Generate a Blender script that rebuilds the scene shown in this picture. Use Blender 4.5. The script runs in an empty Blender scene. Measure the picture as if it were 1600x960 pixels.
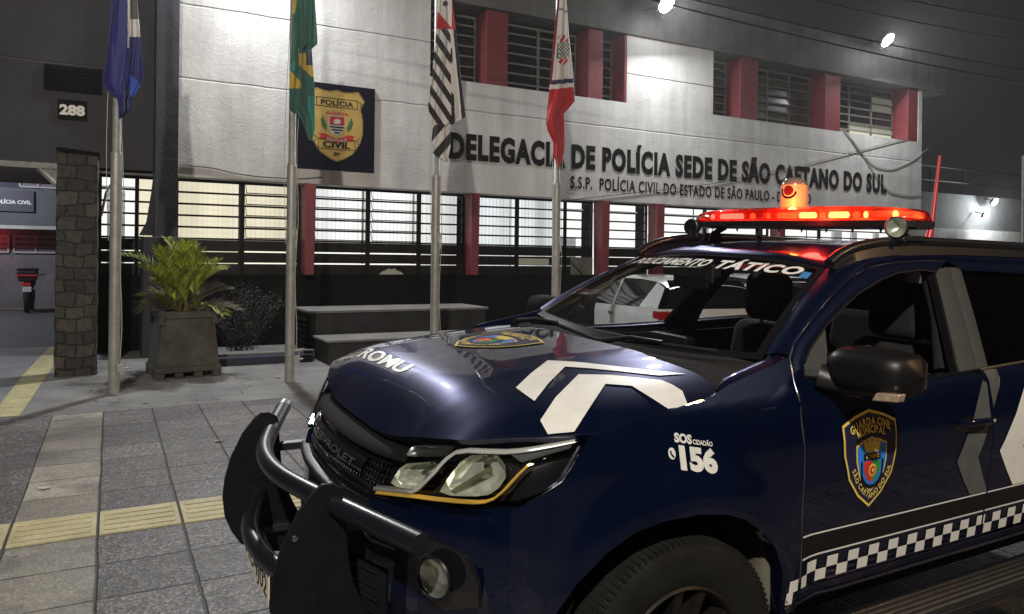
import bpy, bmesh, math, random
import numpy as np
from mathutils import Vector, Matrix, Euler
from mathutils.bvhtree import BVHTree
from mathutils.geometry import tessellate_polygon
random.seed(7)
sc = bpy.context.scene
COL = sc.collection
R_ = math.radians

# ---------------------------------------------------------------- camera, sky, lamps, exposure
FPX, PCX, PCY, IW, IH = 1170.0, 800.0, 406.0, 1600.0, 960.0
YAW, ROLL, EYE = R_(28.2), 0.0115, 1.63
cam_d = bpy.data.cameras.new('camera'); cam = bpy.data.objects.new('camera', cam_d); COL.objects.link(cam)
cam_d.sensor_fit = 'HORIZONTAL'; cam_d.sensor_width = 36.0; cam_d.lens = 36.0*FPX/IW
cam_d.shift_y = -(IH/2-PCY)/IW; cam_d.clip_start = 0.05; cam_d.clip_end = 400
FW = Vector((math.sin(YAW), math.cos(YAW), 0)); RT0 = Vector((math.cos(YAW), -math.sin(YAW), 0)); UP0 = Vector((0, 0, 1))
RT = RT0*math.cos(ROLL)+UP0*math.sin(ROLL); UP = UP0*math.cos(ROLL)-RT0*math.sin(ROLL)
CAMP = Vector((0, 0, EYE))
mw = Matrix((RT, UP, -FW)).transposed().to_4x4(); mw.translation = CAMP; cam.matrix_world = mw
sc.camera = cam

w = bpy.data.worlds.new('World'); sc.world = w; w.use_nodes = True
nt = w.node_tree; bg = nt.nodes['Background']
bg.inputs['Color'].default_value = (0.98, 0.95, 0.97, 1); bg.inputs['Strength'].default_value = 0.010   # cloudy city night sky

def lamp(name, kind, loc, power, color, size=0.3, direction=None, spot=None, blend=.6):
    d = bpy.data.lights.new(name, kind); d.energy = power; d.color = color
    if kind == 'AREA': d.shape = 'DISK'; d.size = size
    else: d.shadow_soft_size = size
    if kind == 'SPOT': d.spot_size = R_(spot); d.spot_blend = blend
    o = bpy.data.objects.new(name, d); COL.objects.link(o); o.location = loc
    if direction is not None: o.rotation_euler = Vector(direction).to_track_quat('-Z', 'Y').to_euler()
    return o
# street lamps of this pavement (the hood highlight, the warm sill)
lamp('street_lamp_light', 'SPOT', (-3.0, -4.3, 7.5), 3700, (1.0, .92, .82), .13, (.52, .80, -.30), 128, .9)
lamp('sodium_street_lamp_light', 'SPOT', (9.5, -5.0, 7.5), 850, (1.0, .60, .28), .25, (-.45, .6, -.8), 110, .8)

sc.render.engine = 'CYCLES'
sc.cycles.use_denoising = True
sc.cycles.max_bounces = 8; sc.cycles.transparent_max_bounces = 16; sc.cycles.glossy_bounces = 4; sc.cycles.diffuse_bounces = 3
sc.cycles.sample_clamp_indirect = 6.0; sc.cycles.caustics_reflective = False; sc.cycles.caustics_refractive = False
sc.view_settings.view_transform = 'Standard'; sc.view_settings.look = 'None'; sc.view_settings.gamma = 1.0
sc.view_settings.exposure = 0.45; sc.view_settings.use_curve_mapping = False

# ---------------------------------------------------------------- helpers
def ray(px, py): return FW + RT*((px-PCX)/FPX) + UP*((PCY-py)/FPX)
def at(px, py, Y): r = ray(px, py); return CAMP + r*(Y/r.y)

def link(o, parent=None):
    COL.objects.link(o)
    if parent: o.parent = parent
    return o
def empty(name, loc, label=None, cat=None, group=None, rot=(0, 0, 0), kind=None):
    o = bpy.data.objects.new(name, None); o.location = loc; o.rotation_euler = rot; o.empty_display_size = .1
    COL.objects.link(o); tag(o, label, cat, group, kind); return o
def tag(o, label=None, cat=None, group=None, kind=None):
    if label: o['label'] = label
    if cat: o['category'] = cat
    if group: o['group'] = group
    if kind: o['kind'] = kind
    return o

class MB:
    """collects shapes into one mesh"""
    def __init__(s): s.v = []; s.f = []; s.m = []
    def add(s, vs, fs, mi=0):
        b = len(s.v); s.v += [tuple(v) for v in vs]; s.f += [tuple(b+i for i in f) for f in fs]; s.m += [mi]*len(fs); return s
    def box(s, x0, x1, y0, y1, z0, z1, mi=0, M=None):
        vs = [(x, y, z) for z in (z0, z1) for y in (y0, y1) for x in (x0, x1)]
        if M is not None: vs = [M @ Vector(v) for v in vs]
        return s.add(vs, [(0, 2, 3, 1), (4, 5, 7, 6), (0, 1, 5, 4), (2, 6, 7, 3), (0, 4, 6, 2), (1, 3, 7, 5)], mi)
    def grid(s, P, closed_u=False, mi=0):
        n, m = len(P), len(P[0]); vs = [q for r in P for q in r]; fs = []
        for i in range(n if closed_u else n-1):
            for j in range(m-1):
                a = i*m+j; b = ((i+1) % n)*m+j; fs.append((a, b, b+1, a+1))
        return s.add(vs, fs, mi)
    def tube(s, pts, r, n=12, mi=0, caps=True, radii=None):
        pts = [Vector(p) for p in pts]; rings = []
        up = None
        for i, p in enumerate(pts):
            t = ((pts[min(i+1, len(pts)-1)]-pts[max(i-1, 0)])).normalized()
            if up is None: up = Vector((0, 0, 1)) if abs(t.z) < .9 else Vector((1, 0, 0))
            a = t.cross(up).normalized(); b = a.cross(t).normalized(); up = b
            rr = radii[i] if radii else r
            rings.append([p+a*(rr*math.cos(2*math.pi*k/n))+b*(rr*math.sin(2*math.pi*k/n)) for k in range(n)])
        b0 = len(s.v); s.v += [tuple(v) for rg in rings for v in rg]
        for i in range(len(rings)-1):
            for k in range(n):
                s.f.append((b0+i*n+k, b0+i*n+(k+1) % n, b0+(i+1)*n+(k+1) % n, b0+(i+1)*n+k)); s.m.append(mi)
        if caps:
            s.f.append(tuple(b0+k for k in reversed(range(n)))); s.m.append(mi)
            s.f.append(tuple(b0+(len(rings)-1)*n+k for k in range(n))); s.m.append(mi)
        return s
    def lathe(s, prof, c=(0, 0, 0), axis='z', n=32, mi=0):
        P = []
        for k in range(n):
            a = 2*math.pi*k/n; row = []
            for r, h in prof:
                p = {'z': (r*math.cos(a), r*math.sin(a), h), 'y': (r*math.cos(a), h, r*math.sin(a)), 'x': (h, r*math.cos(a), r*math.sin(a))}[axis]
                row.append((p[0]+c[0], p[1]+c[1], p[2]+c[2]))
            P.append(row)
        return s.grid(P, True, mi)
    def prism(s, poly, f0, f1, mi=0):
        """poly: 2D points; f0,f1 map a 2D point to the two end faces"""
        n = len(poly); vs = [f0(*p) for p in poly]+[f1(*p) for p in poly]
        fs = [tuple(range(n)), tuple(reversed(range(n, 2*n)))]+[(i, n+i, n+(i+1) % n, (i+1) % n) for i in range(n)]
        return s.add(vs, fs, mi)
    def build(s, name, mats, parent=None, smooth=40, bevel=0, segs=2, solid=0, off=(0, 0, 0), fix=True, merge=0):
        me = bpy.data.meshes.new(name)
        me.from_pydata([(v[0]-off[0], v[1]-off[1], v[2]-off[2]) for v in s.v], [], s.f)
        for m in (mats if isinstance(mats, (list, tuple)) else [mats]): me.materials.append(m)
        me.polygons.foreach_set('material_index', s.m)
        if fix or merge:
            bm = bmesh.new(); bm.from_mesh(me)
            if merge: bmesh.ops.remove_doubles(bm, verts=bm.verts, dist=merge)
            bmesh.ops.recalc_face_normals(bm, faces=bm.faces); bm.to_mesh(me); bm.free()
        if smooth:
            me.polygons.foreach_set('use_smooth', [True]*len(me.polygons))
            me.set_sharp_from_angle(angle=R_(smooth))
        o = bpy.data.objects.new(name, me); link(o, parent)
        if solid:
            md = o.modifiers.new('solid', 'SOLIDIFY'); md.thickness = abs(solid); md.offset = -1 if solid > 0 else 1
        if bevel:
            md = o.modifiers.new('bevel', 'BEVEL'); md.width = bevel; md.segments = segs; md.limit_method = 'ANGLE'; md.angle_limit = R_(35)
            md.harden_normals = True
        return o

def glyphs(text, off=0.0, res=3, sp=1.0):
    """text as flat mesh data (verts 2D, faces), cap height scaled to 1, starting at x=0"""
    c = bpy.data.curves.new('t', 'FONT'); c.body = text; c.size = 1.0; c.offset = off; c.space_character = sp; c.resolution_u = res; c.fill_mode = 'FRONT'
    o = bpy.data.objects.new('t', c); COL.objects.link(o)
    dg = bpy.context.evaluated_depsgraph_get(); me = bpy.data.meshes.new_from_object(o.evaluated_get(dg))
    vs = [(v.co.x, v.co.y) for v in me.vertices]; fs = [tuple(p.vertices) for p in me.polygons]
    bpy.data.objects.remove(o); bpy.data.curves.remove(c); bpy.data.meshes.remove(me)
    if not vs: return [], []
    x0 = min(v[0] for v in vs); cap = 0.727
    return [((v[0]-x0)/cap, v[1]/cap) for v in vs], fs
def text(mb, s, x, z, width, height, fmap, off=.02, shear=0.0, depth=None, mi=0, align='l', sp=1.0):
    """lay text in 2D box (x..x+width, baseline z, cap height) through fmap(u, v, d)"""
    vs, fs = glyphs(s, off, 3, sp)
    wd = max(v[0] for v in vs); sx = (width/wd) if width else height
    if align == 'c': x -= wd*sx/2
    q = [(x+v[0]*sx+shear*v[1]*height, z+v[1]*height) for v in vs]
    if depth is None:
        mb.add([fmap(a, b, 0) for a, b in q], fs, mi)
    else:
        n = len(q); ed = {}
        for f in fs:
            for i in range(len(f)):
                e = (f[i], f[(i+1) % len(f)]); ed[e] = ed.get(e, 0)+1
        side = [(b, a, n+a, n+b) for (a, b) in ed if (b, a) not in ed]
        mb.add([fmap(a, b, depth) for a, b in q]+[fmap(a, b, 0) for a, b in q], list(fs)+side, mi)
    return mb
def text_arc(mb, s, pts, height, fmap, off=.02, mi=0, sx=1.0, gap=.12):
    """letters one by one along a 2D polyline, centred"""
    L = [0]
    for a, b in zip(pts, pts[1:]): L.append(L[-1]+math.hypot(b[0]-a[0], b[1]-a[1]))
    gl = []; tot = 0
    for ch in s:
        if ch == ' ': gl.append(None); tot += .35*height*sx; continue
        vs, fs = glyphs(ch, off); wd = max(v[0] for v in vs)*height*sx; gl.append((vs, fs, wd)); tot += wd+gap*height
    pos = (L[-1]-tot)/2
    for g in gl:
        if g is None: pos += .35*height*sx; continue
        vs, fs, wd = g; m = pos+wd/2
        i = max(0, min(len(L)-2, int(np.searchsorted(L, m))-1)); t = (m-L[i])/(L[i+1]-L[i])
        a, b = pts[i], pts[i+1]; px, py = a[0]+(b[0]-a[0])*t, a[1]+(b[1]-a[1])*t
        # smoothed direction
        j0 = max(0, i-1); j1 = min(len(pts)-1, i+2)
        d = math.atan2(pts[j1][1]-pts[j0][1], pts[j1][0]-pts[j0][0]); cd, sd = math.cos(d), math.sin(d)
        mb.add([fmap(px+cd*(v[0]*height*sx-wd/2)-sd*v[1]*height, py+sd*(v[0]*height*sx-wd/2)+cd*v[1]*height, 0) for v in vs], fs, mi)
        pos += wd+gap*height
    return mb
def patch(mb, poly, fmap, cuts=3, mi=0):
    """flat polygon, subdivided so that it can follow a curved surface"""
    vs = [(float(p[0]), float(p[1])) for p in poly]
    fs = [tuple(f) for f in tessellate_polygon([[Vector((p[0], p[1], 0)) for p in poly]])]
    for _ in range(cuts):
        mid = {}; nf = []
        def md(a, b):
            k = (min(a, b), max(a, b))
            if k not in mid: mid[k] = len(vs); vs.append(((vs[a][0]+vs[b][0])/2, (vs[a][1]+vs[b][1])/2))
            return mid[k]
        for a, b, c in fs:
            x, y, z = md(a, b), md(b, c), md(c, a); nf += [(a, x, z), (x, b, y), (z, y, c), (x, y, z)]
        fs = nf
    out = [fmap(a, b, 0) for a, b in vs]
    fs = [f for f in fs if all(out[i] is not None for i in f)]
    mb.add([o if o is not None else (0, 0, 0) for o in out], fs, mi); return mb

# ---------------------------------------------------------------- materials
class NT:
    def __init__(s, name):
        s.m = bpy.data.materials.new(name); s.m.use_nodes = True; s.t = s.m.node_tree; s.b = s.t.nodes['Principled BSDF']
    def n(s, typ, **k):
        nd = s.t.nodes.new(typ)
        for a, v in k.items(): setattr(nd, a, v)
        return nd
    def l(s, a, b): s.t.links.new(a, b)
    def math(s, op, a, b=None, c=None, clamp=False):
        nd = s.n('ShaderNodeMath', operation=op, use_clamp=clamp)
        for i, x in enumerate((a, b, c)):
            if x is None: continue
            if isinstance(x, (int, float)): nd.inputs[i].default_value = x
            else: s.l(x, nd.inputs[i])
        return nd.outputs[0]
    def noise(s, vec, scale, detail=4, rough=.55):
        nd = s.n('ShaderNodeTexNoise'); nd.inputs['Scale'].default_value = scale; nd.inputs['Detail'].default_value = detail; nd.inputs['Roughness'].default_value = rough
        if vec is not None: s.l(vec, nd.inputs['Vector'])
        return nd.outputs['Fac']
    def ramp(s, fac, stops):
        nd = s.n('ShaderNodeValToRGB'); e = nd.color_ramp.elements
        while len(e) < len(stops): e.new(.5)
        for el, (p, c) in zip(e, stops): el.position = p; el.color = (*c, 1) if len(c) == 3 else c
        s.l(fac, nd.inputs[0]); return nd.outputs[0]
    def mix(s, f, a, b, blend='MIX'):
        nd = s.n('ShaderNodeMix', data_type='RGBA', blend_type=blend)
        for i, x in ((0, f), (6, a), (7, b)):
            if isinstance(x, (int, float)): nd.inputs[i].default_value = x
            elif isinstance(x, tuple): nd.inputs[i].default_value = (*x, 1)
            else: s.l(x, nd.inputs[i])
        return nd.outputs[2]
    def co(s, which='Object'): return s.n('ShaderNodeTexCoord').outputs[which]
    def bump(s, h, strength=.3, dist=.01):
        nd = s.n('ShaderNodeBump'); nd.inputs['Strength'].default_value = strength; nd.inputs['Distance'].default_value = dist
        s.l(h, nd.inputs['Height']); s.l(nd.outputs[0], s.b.inputs['Normal'])
    def set(s, **k):
        for a, v in k.items():
            i = s.b.inputs[a.replace('_', ' ')]
            if isinstance(v, (int, float)): i.default_value = v
            elif isinstance(v, tuple): i.default_value = (*v, 1) if len(v) == 3 else v
            else: s.l(v, i)
        return s
def C8(r, g, b):
    f = lambda c: ((c/255+.055)/1.055)**2.4 if c > 10 else c/255/12.92
    return (f(r), f(g), f(b))
def mat(name, col, rough=.5, metal=0, var=.15, scale=8, bump=0, bscale=60, bdist=.004, **k):
    t = NT(name); co = t.co()
    if var:
        n = t.noise(co, scale, 5); lo = tuple(c*(1-var) for c in col); hi = tuple(min(1, c*(1+var)) for c in col)
        t.set(Base_Color=t.ramp(n, [(.3, lo), (.7, hi)]))
    else: t.set(Base_Color=col)
    t.set(Roughness=rough, Metallic=metal, **k)
    if bump: t.bump(t.noise(co, bscale, 5), bump, bdist)
    return t.m
def emit(name, col, strength, base=(.02, .02, .02)):
    t = NT(name); t.set(Base_Color=base, Emission_Color=col, Emission_Strength=strength, Roughness=.4); return t.m
def glass(name, tint=(1, 1, 1), refl=1.0, rough=.01):
    """thin pane: see-through with mirror reflection growing at grazing angles"""
    t = NT(name); tr = t.n('ShaderNodeBsdfTransparent'); tr.inputs[0].default_value = (*tint, 1)
    gl = t.n('ShaderNodeBsdfGlossy'); gl.inputs['Roughness'].default_value = rough
    fr = t.n('ShaderNodeFresnel'); fr.inputs['IOR'].default_value = 1.45
    mx = t.n('ShaderNodeMixShader'); f = t.math('MULTIPLY', fr.outputs[0], refl, clamp=True)
    t.l(f, mx.inputs[0]); t.l(tr.outputs[0], mx.inputs[1]); t.l(gl.outputs[0], mx.inputs[2])
    t.l(mx.outputs[0], t.t.nodes['Material Output'].inputs['Surface']); return t.m

def paint(name, col, dirt=.0):
    t = NT(name); co = t.co(); n = t.noise(co, 3, 3)
    sx = t.n('ShaderNodeSeparateXYZ'); t.l(co, sx.inputs[0]); low = t.n('ShaderNodeMapRange'); low.inputs[1].default_value = .95; low.inputs[2].default_value = .40; t.l(sx.outputs[2], low.inputs[0])
    film = t.math('MULTIPLY', t.ramp(t.noise(co, 5, 7, .7), [(.42, (0, 0, 0)), (.75, (1, 1, 1))]), t.math('MULTIPLY_ADD', low.outputs[0], .30, .03))   # road film, thicker towards the sill
    bc = t.mix(film, t.ramp(n, [(.3, tuple(c*.85 for c in col)), (.7, tuple(c*1.12 for c in col))]), (.07, .062, .05)); t.set(Base_Color=bc)
    r = t.noise(co, 9, 6); t.set(Roughness=.33, Metallic=.5, Specular_IOR_Level=.2, Specular_Tint=(.05, .16, .55), Coat_Weight=.9, Coat_IOR=1.5)
    t.set(Coat_Roughness=t.math('MULTIPLY_ADD', t.math('ADD', t.math('POWER', r, 3.0), t.math('MULTIPLY', film, 3.0)), .04, .006))
    pl = t.noise(co, 2.2, 2); nd = t.n('ShaderNodeBump'); nd.inputs['Strength'].default_value = .06; nd.inputs['Distance'].default_value = .02
    t.l(pl, nd.inputs['Height']); t.l(nd.outputs[0], t.b.inputs['Coat Normal'])
    return t.m

M = {}
M['navy'] = paint('navy_paint', (.0020, .0062, .026))
M['white_decal'] = mat('white_vinyl', (.62, .63, .60), .35, var=.06, scale=20, Coat_Weight=.3)
M['grey_decal'] = mat('grey_vinyl', (.075, .078, .078), .4, var=.1, scale=20)
M['black_decal'] = mat('black_vinyl', (.007, .007, .007), .45, var=.2, Specular_IOR_Level=.25)
M['gloss_black'] = mat('gloss_black', (.006, .006, .007), .12, var=.1, Coat_Weight=.6)
M['black_plastic'] = mat('black_plastic', (.012, .012, .013), .45, var=.2, scale=30, bump=.15, bscale=250, bdist=.001)
M['matte_black'] = mat('matte_black', (.005, .005, .005), .85, var=.2, Specular_IOR_Level=.15)
M['rubber'] = mat('tyre_rubber', (.0052, .0055, .0045), .85, var=.45, scale=14, bump=.2, bscale=90, Specular_IOR_Level=.25)
M['dust'] = mat('dusty_liner', (.085, .080, .058), .9, var=.35, scale=7, bump=.3, bscale=40)
M['silver'] = mat('silver_paint', (.50, .51, .50), .28, .3, var=.08, Coat_Weight=.4)
M['chrome'] = mat('chrome', (.72, .73, .74), .08, 1.0, var=.05)
M['satin'] = mat('satin_steel', (.42, .43, .44), .3, 1.0, var=.1, scale=20)
M['reflector'] = mat('lamp_reflector', (.62, .64, .56), .24, .7, var=.22, scale=28)
M['bar_black'] = mat('satin_black_tube', (.006, .007, .010), .36, var=.1, Specular_IOR_Level=.4, Coat_Weight=.15, Coat_Roughness=.15)
M['applique'] = mat('grey_pillar_film', (.042, .045, .047), .6, var=.08, scale=12, Specular_IOR_Level=.15)
M['seat'] = mat('black_fabric', (.0055, .0055, .006), .9, var=.2, scale=50, bump=.2, bscale=300)
M['trim'] = mat('beige_trim', (.16, .15, .11), .7, var=.1)
M['windshield'] = glass('windshield_glass', (.97, .985, .975), .7)
M['clear'] = glass('clear_lens', (.95, .96, .94), .6)
M['tinted'] = glass('dark_tinted_glass', (.10, .10, .11), .8)
M['amber'] = emit('amber_strip', (1.0, .58, .10), .16, (.34, .20, .03))
# ================================================================ ground
def ground_mat():
    t = NT('paving'); co = t.co(); sx = t.n('ShaderNodeSeparateXYZ'); t.l(co, sx.inputs[0])
    T = .455
    # hand-laid: joints wander a little
    wob = t.noise(co, 1.3, 2)
    X = t.math('ADD', t.math('ADD', sx.outputs[0], .05), t.math('MULTIPLY_ADD', wob, .022, -.011)); Y = t.math('ADD', t.math('SUBTRACT', sx.outputs[1], 4.945), t.math('MULTIPLY_ADD', t.noise(co, 1.7, 2), .022, -.011))
    u = t.math('DIVIDE', X, T); v = t.math('DIVIDE', Y, T); iu = t.math('FLOOR', u); iv = t.math('FLOOR', v)
    def edge(f): fr = t.math('FRACT', f); return t.math('MINIMUM', fr, t.math('SUBTRACT', 1.0, fr))
    eu = edge(u); ev = edge(v)
    je = t.math('MINIMUM', eu, t.math('MULTIPLY_ADD', ev, 1.0, .004)); joint = t.n('ShaderNodeMapRange'); joint.inputs[1].default_value = .006; joint.inputs[2].default_value = .022; t.l(t.math('MULTIPLY_ADD', t.noise(co, 7, 3), -.022, t.math('ADD', je, .010)), joint.inputs[0]); J = joint.outputs[0]
    cmb = t.n('ShaderNodeCombineXYZ'); t.l(iu, cmb.inputs[0]); t.l(iv, cmb.inputs[1]); wn = t.n('ShaderNodeTexWhiteNoise', noise_dimensions='2D'); t.l(cmb.outputs[0], wn.inputs['Vector']); rnd = wn.outputs['Value']
    fine = t.noise(co, 95, 3, .7); big = t.noise(co, 1.1, 4); mid = t.noise(co, 9, 5, .65)
    vo = t.n('ShaderNodeTexVoronoi'); vo.inputs['Scale'].default_value = 75; t.l(co, vo.inputs['Vector'])
    chip = t.ramp(vo.outputs['Color'], [(.25, (.030, .030, .033)), (.5, (.098, .094, .092)), (.72, (.22, .205, .19)), (.9, (.40, .38, .35))])
    grey = t.mix(.72, t.ramp(fine, [(.3, (.042, .042, .045)), (.7, (.15, .147, .15))]), t.mix(1.0, chip, (.80, .81, .85), 'MULTIPLY'))
    beige = t.mix(.35, t.ramp(fine, [(.3, (.23, .215, .17)), (.7, (.34, .325, .27))]), chip)
    lightcol = t.math('COMPARE', iu, -1.0, .2)
    c = t.mix(lightcol, grey, beige)
    tone = t.math('MULTIPLY_ADD', rnd, .55, .72); tc = t.n('ShaderNodeCombineXYZ'); [t.l(tone, tc.inputs[i]) for i in range(3)]
    c = t.mix(1.0, c, tc.outputs[0], 'MULTIPLY')
    c = t.mix(1.0, c, t.ramp(big, [(.3, (.72, .70, .70)), (.65, (1.1, 1.08, 1.05))]), 'MULTIPLY')
    c = t.mix(1.0, c, t.ramp(mid, [(.3, (.80, .80, .80)), (.6, (1.06, 1.06, 1.06))]), 'MULTIPLY')
    sp = t.n('ShaderNodeTexVoronoi'); sp.inputs['Scale'].default_value = 3.1; t.l(co, sp.inputs['Vector']); c = t.mix(t.ramp(sp.outputs['Distance'], [(.035, (.75, .75, .75)), (.06, (0, 0, 0))]), c, (.03, .03, .03))   # gum
    st = t.noise(co, 2.6, 6, .7); c = t.mix(t.ramp(st, [(.50, (0, 0, 0)), (.66, (.6, .6, .6))]), c, (.05, .046, .04))
    c = t.mix(J, (.012, .011, .010), c)
    t.set(Base_Color=c, Roughness=t.math('MULTIPLY_ADD', mid, .35, .42), Specular_IOR_Level=.5)
    h = t.math('ADD', t.math('MULTIPLY', J, .8), t.math('MULTIPLY', vo.outputs['Distance'], .25)); h = t.math('ADD', h, t.math('MULTIPLY', rnd, .12)); t.bump(h, .55, .012); return t.m
def rough_mat(name, lo, hi, scale=3, fine=60, rough=.8, cracks=False, spec=.4):
    t = NT(name); co = t.co(); a = t.noise(co, scale, 6, .6); b = t.noise(co, fine, 4, .7)
    c = t.mix(1.0, t.ramp(a, [(.28, lo), (.72, hi)]), t.ramp(b, [(.3, (.72, .72, .72)), (.7, (1.2, 1.2, 1.2))]), 'MULTIPLY')
    if cracks:
        vo = t.n('ShaderNodeTexVoronoi', feature='DISTANCE_TO_EDGE'); vo.inputs['Scale'].default_value = .55; wp = t.n('ShaderNodeVectorMath', operation='ADD'); nz = t.n('ShaderNodeTexNoise'); nz.inputs['Scale'].default_value = 2.2; t.l(co, nz.inputs['Vector']); t.l(co, wp.inputs[0]); t.l(nz.outputs['Color'], wp.inputs[1]); t.l(wp.outputs[0], vo.inputs['Vector'])
        c = t.mix(t.ramp(vo.outputs['Distance'], [(.0, (1, 1, 1)), (.008, (0, 0, 0))]), c, (.02, .02, .02))
    t.set(Base_Color=c, Roughness=rough, Specular_IOR_Level=spec); t.bump(t.math('ADD', a, t.math('MULTIPLY', b, .4)), .4, .015); return t.m
M['paving'] = ground_mat()
M['concrete'] = rough_mat('worn_concrete', (.11, .11, .108), (.24, .238, .23), 1.6, 45, cracks=True)
M['asphalt'] = rough_mat('asphalt', (.035, .035, .037), (.062, .062, .064), 2, 110)
M['drive'] = rough_mat('driveway', (.10, .105, .11), (.19, .20, .205), 1.2, 90)
M['yellow'] = rough_mat('yellow_kerb_paint', (.30, .275, .13), (.50, .46, .25), 5, 40)
def sheet(name, x0, x1, y0, y1, z, m, kind='structure'):
    o = MB().add([(x0, y0, z), (x1, y0, z), (x1, y1, z), (x0, y1, z)], [(0, 1, 2, 3)]).build(name, m, smooth=0); tag(o, kind=kind); return o
sheet('ground', -80, 80, -80, 80, -.012, M['asphalt'])
sheet('pavement', -30, 60, .2, 8.86, 0, M['paving'])
sheet('pavement_concrete', -.86, 60, 8.86, 14.6, .002, M['concrete'])
sheet('driveway', -9, -.86, 8.86, 15.5, .001, M['drive'])
sheet('courtyard', -9, 8, 15.5, 27, -.002, M['asphalt'])
o = MB().add([(-1.04, 8.95, .006), (-.79, 8.95, .006), (-.72, 12.6, .006), (-.80, 15.4, .006), (-.93, 15.4, .006), (-1.02, 12.0, .006)], [(0, 1, 2, 3, 4, 5)]).build('driveway_line', M['yellow'], smooth=0); tag(o, kind='structure')
sheet('courtyard_line', -9, -.9, 26.55, 26.75, .003, M['yellow'])
# tactile row: yellow ribbed tiles
for k in range(-10, 12):
    x0 = -.05+.455*k; mb = MB(); j = random.uniform(-.004, .004)
    mb.box(x0+.008, x0+.447, 4.955+j, 5.392+j, -.01, .010)
    for r in range(4):
        y = 5.010+r*.093+j; mb.box(x0+.035, x0+.420, y, y+.042, .010, .0155)
    o = mb.build('tactile_paving', M.setdefault('tactile', rough_mat('tactile_yellow', (.36, .32, .17), (.52, .47, .28), 4, 60, .6)), bevel=.006); tag(o, kind='structure')

# ================================================================ station building
def plaster(name, lo, hi, joints, stain=.6):
    t = NT(name); co = t.co(); a = t.noise(co, .9, 6, .6); sx = t.n('ShaderNodeSeparateXYZ'); t.l(co, sx.inputs[0])
    mp = t.n('ShaderNodeMapping'); mp.inputs['Scale'].default_value = (2.2, 2.2, .25); t.l(co, mp.inputs[0]); st = t.noise(mp.outputs[0], 1.6, 5, .6)
    fine = t.noise(co, 26, 5, .6)
    c = t.ramp(a, [(.3, lo), (.68, hi)])
    c = t.mix(stain, c, t.ramp(st, [(.30, (.72, .715, .70)), (.62, (1.04, 1.04, 1.04))]), 'MULTIPLY')
    c = t.mix(1.0, c, t.ramp(fine, [(.3, (.90, .90, .90)), (.7, (1.05, 1.05, 1.05))]), 'MULTIPLY')
    h = t.math('ADD', t.math('MULTIPLY', a, 1.2), t.math('MULTIPLY', fine, .20))
    for z in joints:
        d = t.math('ABSOLUTE', t.math('SUBTRACT', t.math('ADD', sx.outputs[2], t.math('MULTIPLY_ADD', t.noise(co, 1.1, 3), .05, -.025)), z))
        g = t.n('ShaderNodeMapRange'); g.inputs[1].default_value = .004; g.inputs[2].default_value = .022; t.l(d, g.inputs[0])
        h = t.math('ADD', h, t.math('MULTIPLY', g.outputs[0], .5)); c = t.mix(t.math('MULTIPLY_ADD', g.outputs[0], .45, .55), (.10, .095, .09), c)
    t.set(Base_Color=c, Roughness=.75); t.bump(h, .55, .05); return t.m
M['white_wall'] = plaster('white_plaster', (.50, .495, .48), (.64, .635, .62), (4.68, 5.95), .7)
M['dark_wall'] = plaster('dark_grey_plaster', (.028, .028, .034), (.045, .044, .052), (4.70, 5.95), .4)
M['fascia'] = plaster('grey_plaster', (.085, .083, .08), (.16, .155, .15), (), .8)
M['pillar_dark'] = plaster('blue_black_plaster', (.024, .024, .033), (.036, .036, .047), (), .3)
M['red'] = mat('oxblood_paint', (.165, .028, .033), .55, var=.16, scale=6, bump=.2, bscale=40)
M['black_base'] = rough_mat('black_painted_base', (.0025, .0025, .003), (.008, .008, .0085), 3, 30, .85, spec=.12)
M['frame'] = mat('black_window_frame', (.006, .006, .006), .6, var=.2, Specular_IOR_Level=.2)
M['pale_frame'] = mat('weathered_pale_frame', (.16, .155, .14), .6, var=.25, scale=14)
M['dark_pane'] = mat('dark_window_pane', (.010, .011, .012), .12, var=.3, scale=2, Coat_Weight=.3)
M['dim_pane'] = mat('ribbed_window_pane', (.06, .055, .045), .25, var=.5, scale=3)
M['lower_pane'] = mat('painted_out_pane', (.010, .0095, .008), .5, var=.35, scale=4, Specular_IOR_Level=.25)
M['soffit'] = mat('soffit_plaster', (.40, .39, .36), .8, var=.2, scale=3)
FY = 14.0
B = empty('police_station', (10, 14.0, 0), 'two storey police station, white plastered front with oxblood fins and lit louvred windows', 'building')
def bp(mb, name, m, parent=None, **k): return mb.build(name, m, parent or B, off=(10, 14.0, 0), **k)
mb = MB(); mb.box(.98, 21.4, FY, 14.9, 3.0, 5.28)
mb.box(.98, 5.60, FY, 14.9, 5.28, 6.85).box(10.46, 13.10, FY, 14.9, 5.28, 6.85).box(21.22, 21.4, FY, 14.9, 5.28, 6.85)
mb.box(21.3, 21.4, 14.9, 26, 0, 6.85)
bp(mb, 'upper_wall', M['white_wall'])
mb = MB(); mb.box(-12, .62, FY+.03, 14.6, 3.06, 6.85); bp(mb, 'side_wall', M['dark_wall'])
mb = MB(); mb.box(-12, 22.47, FY-.06, 15.2, 6.85, 8.0); mb.box(-12, 22.2, 15.2, 26, 7.2, 7.9); bp(mb, 'roof_fascia', M['fascia'], bevel=.02)
mb = MB(); mb.box(.63, .98, 13.68, 14.35, 1.93, 6.83); bp(mb, 'dark_pillar', M['pillar_dark'], bevel=.008)
mb = MB(); mb.box(.45, 1.18, 13.2, 14.25, 0, 1.93); bp(mb, 'pillar_plinth', M['pillar_dark'], bevel=.02)
mb = MB(); mb.prism([(.42, 1.97), (.63, 1.97), (.63, 3.0), (.60, 2.7), (.53, 2.2)], lambda a, b: (a, 14.0, b), lambda a, b: (a, 14.2, b)); bp(mb, 'pillar_bracket', M['pillar_dark'], smooth=0)
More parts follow.
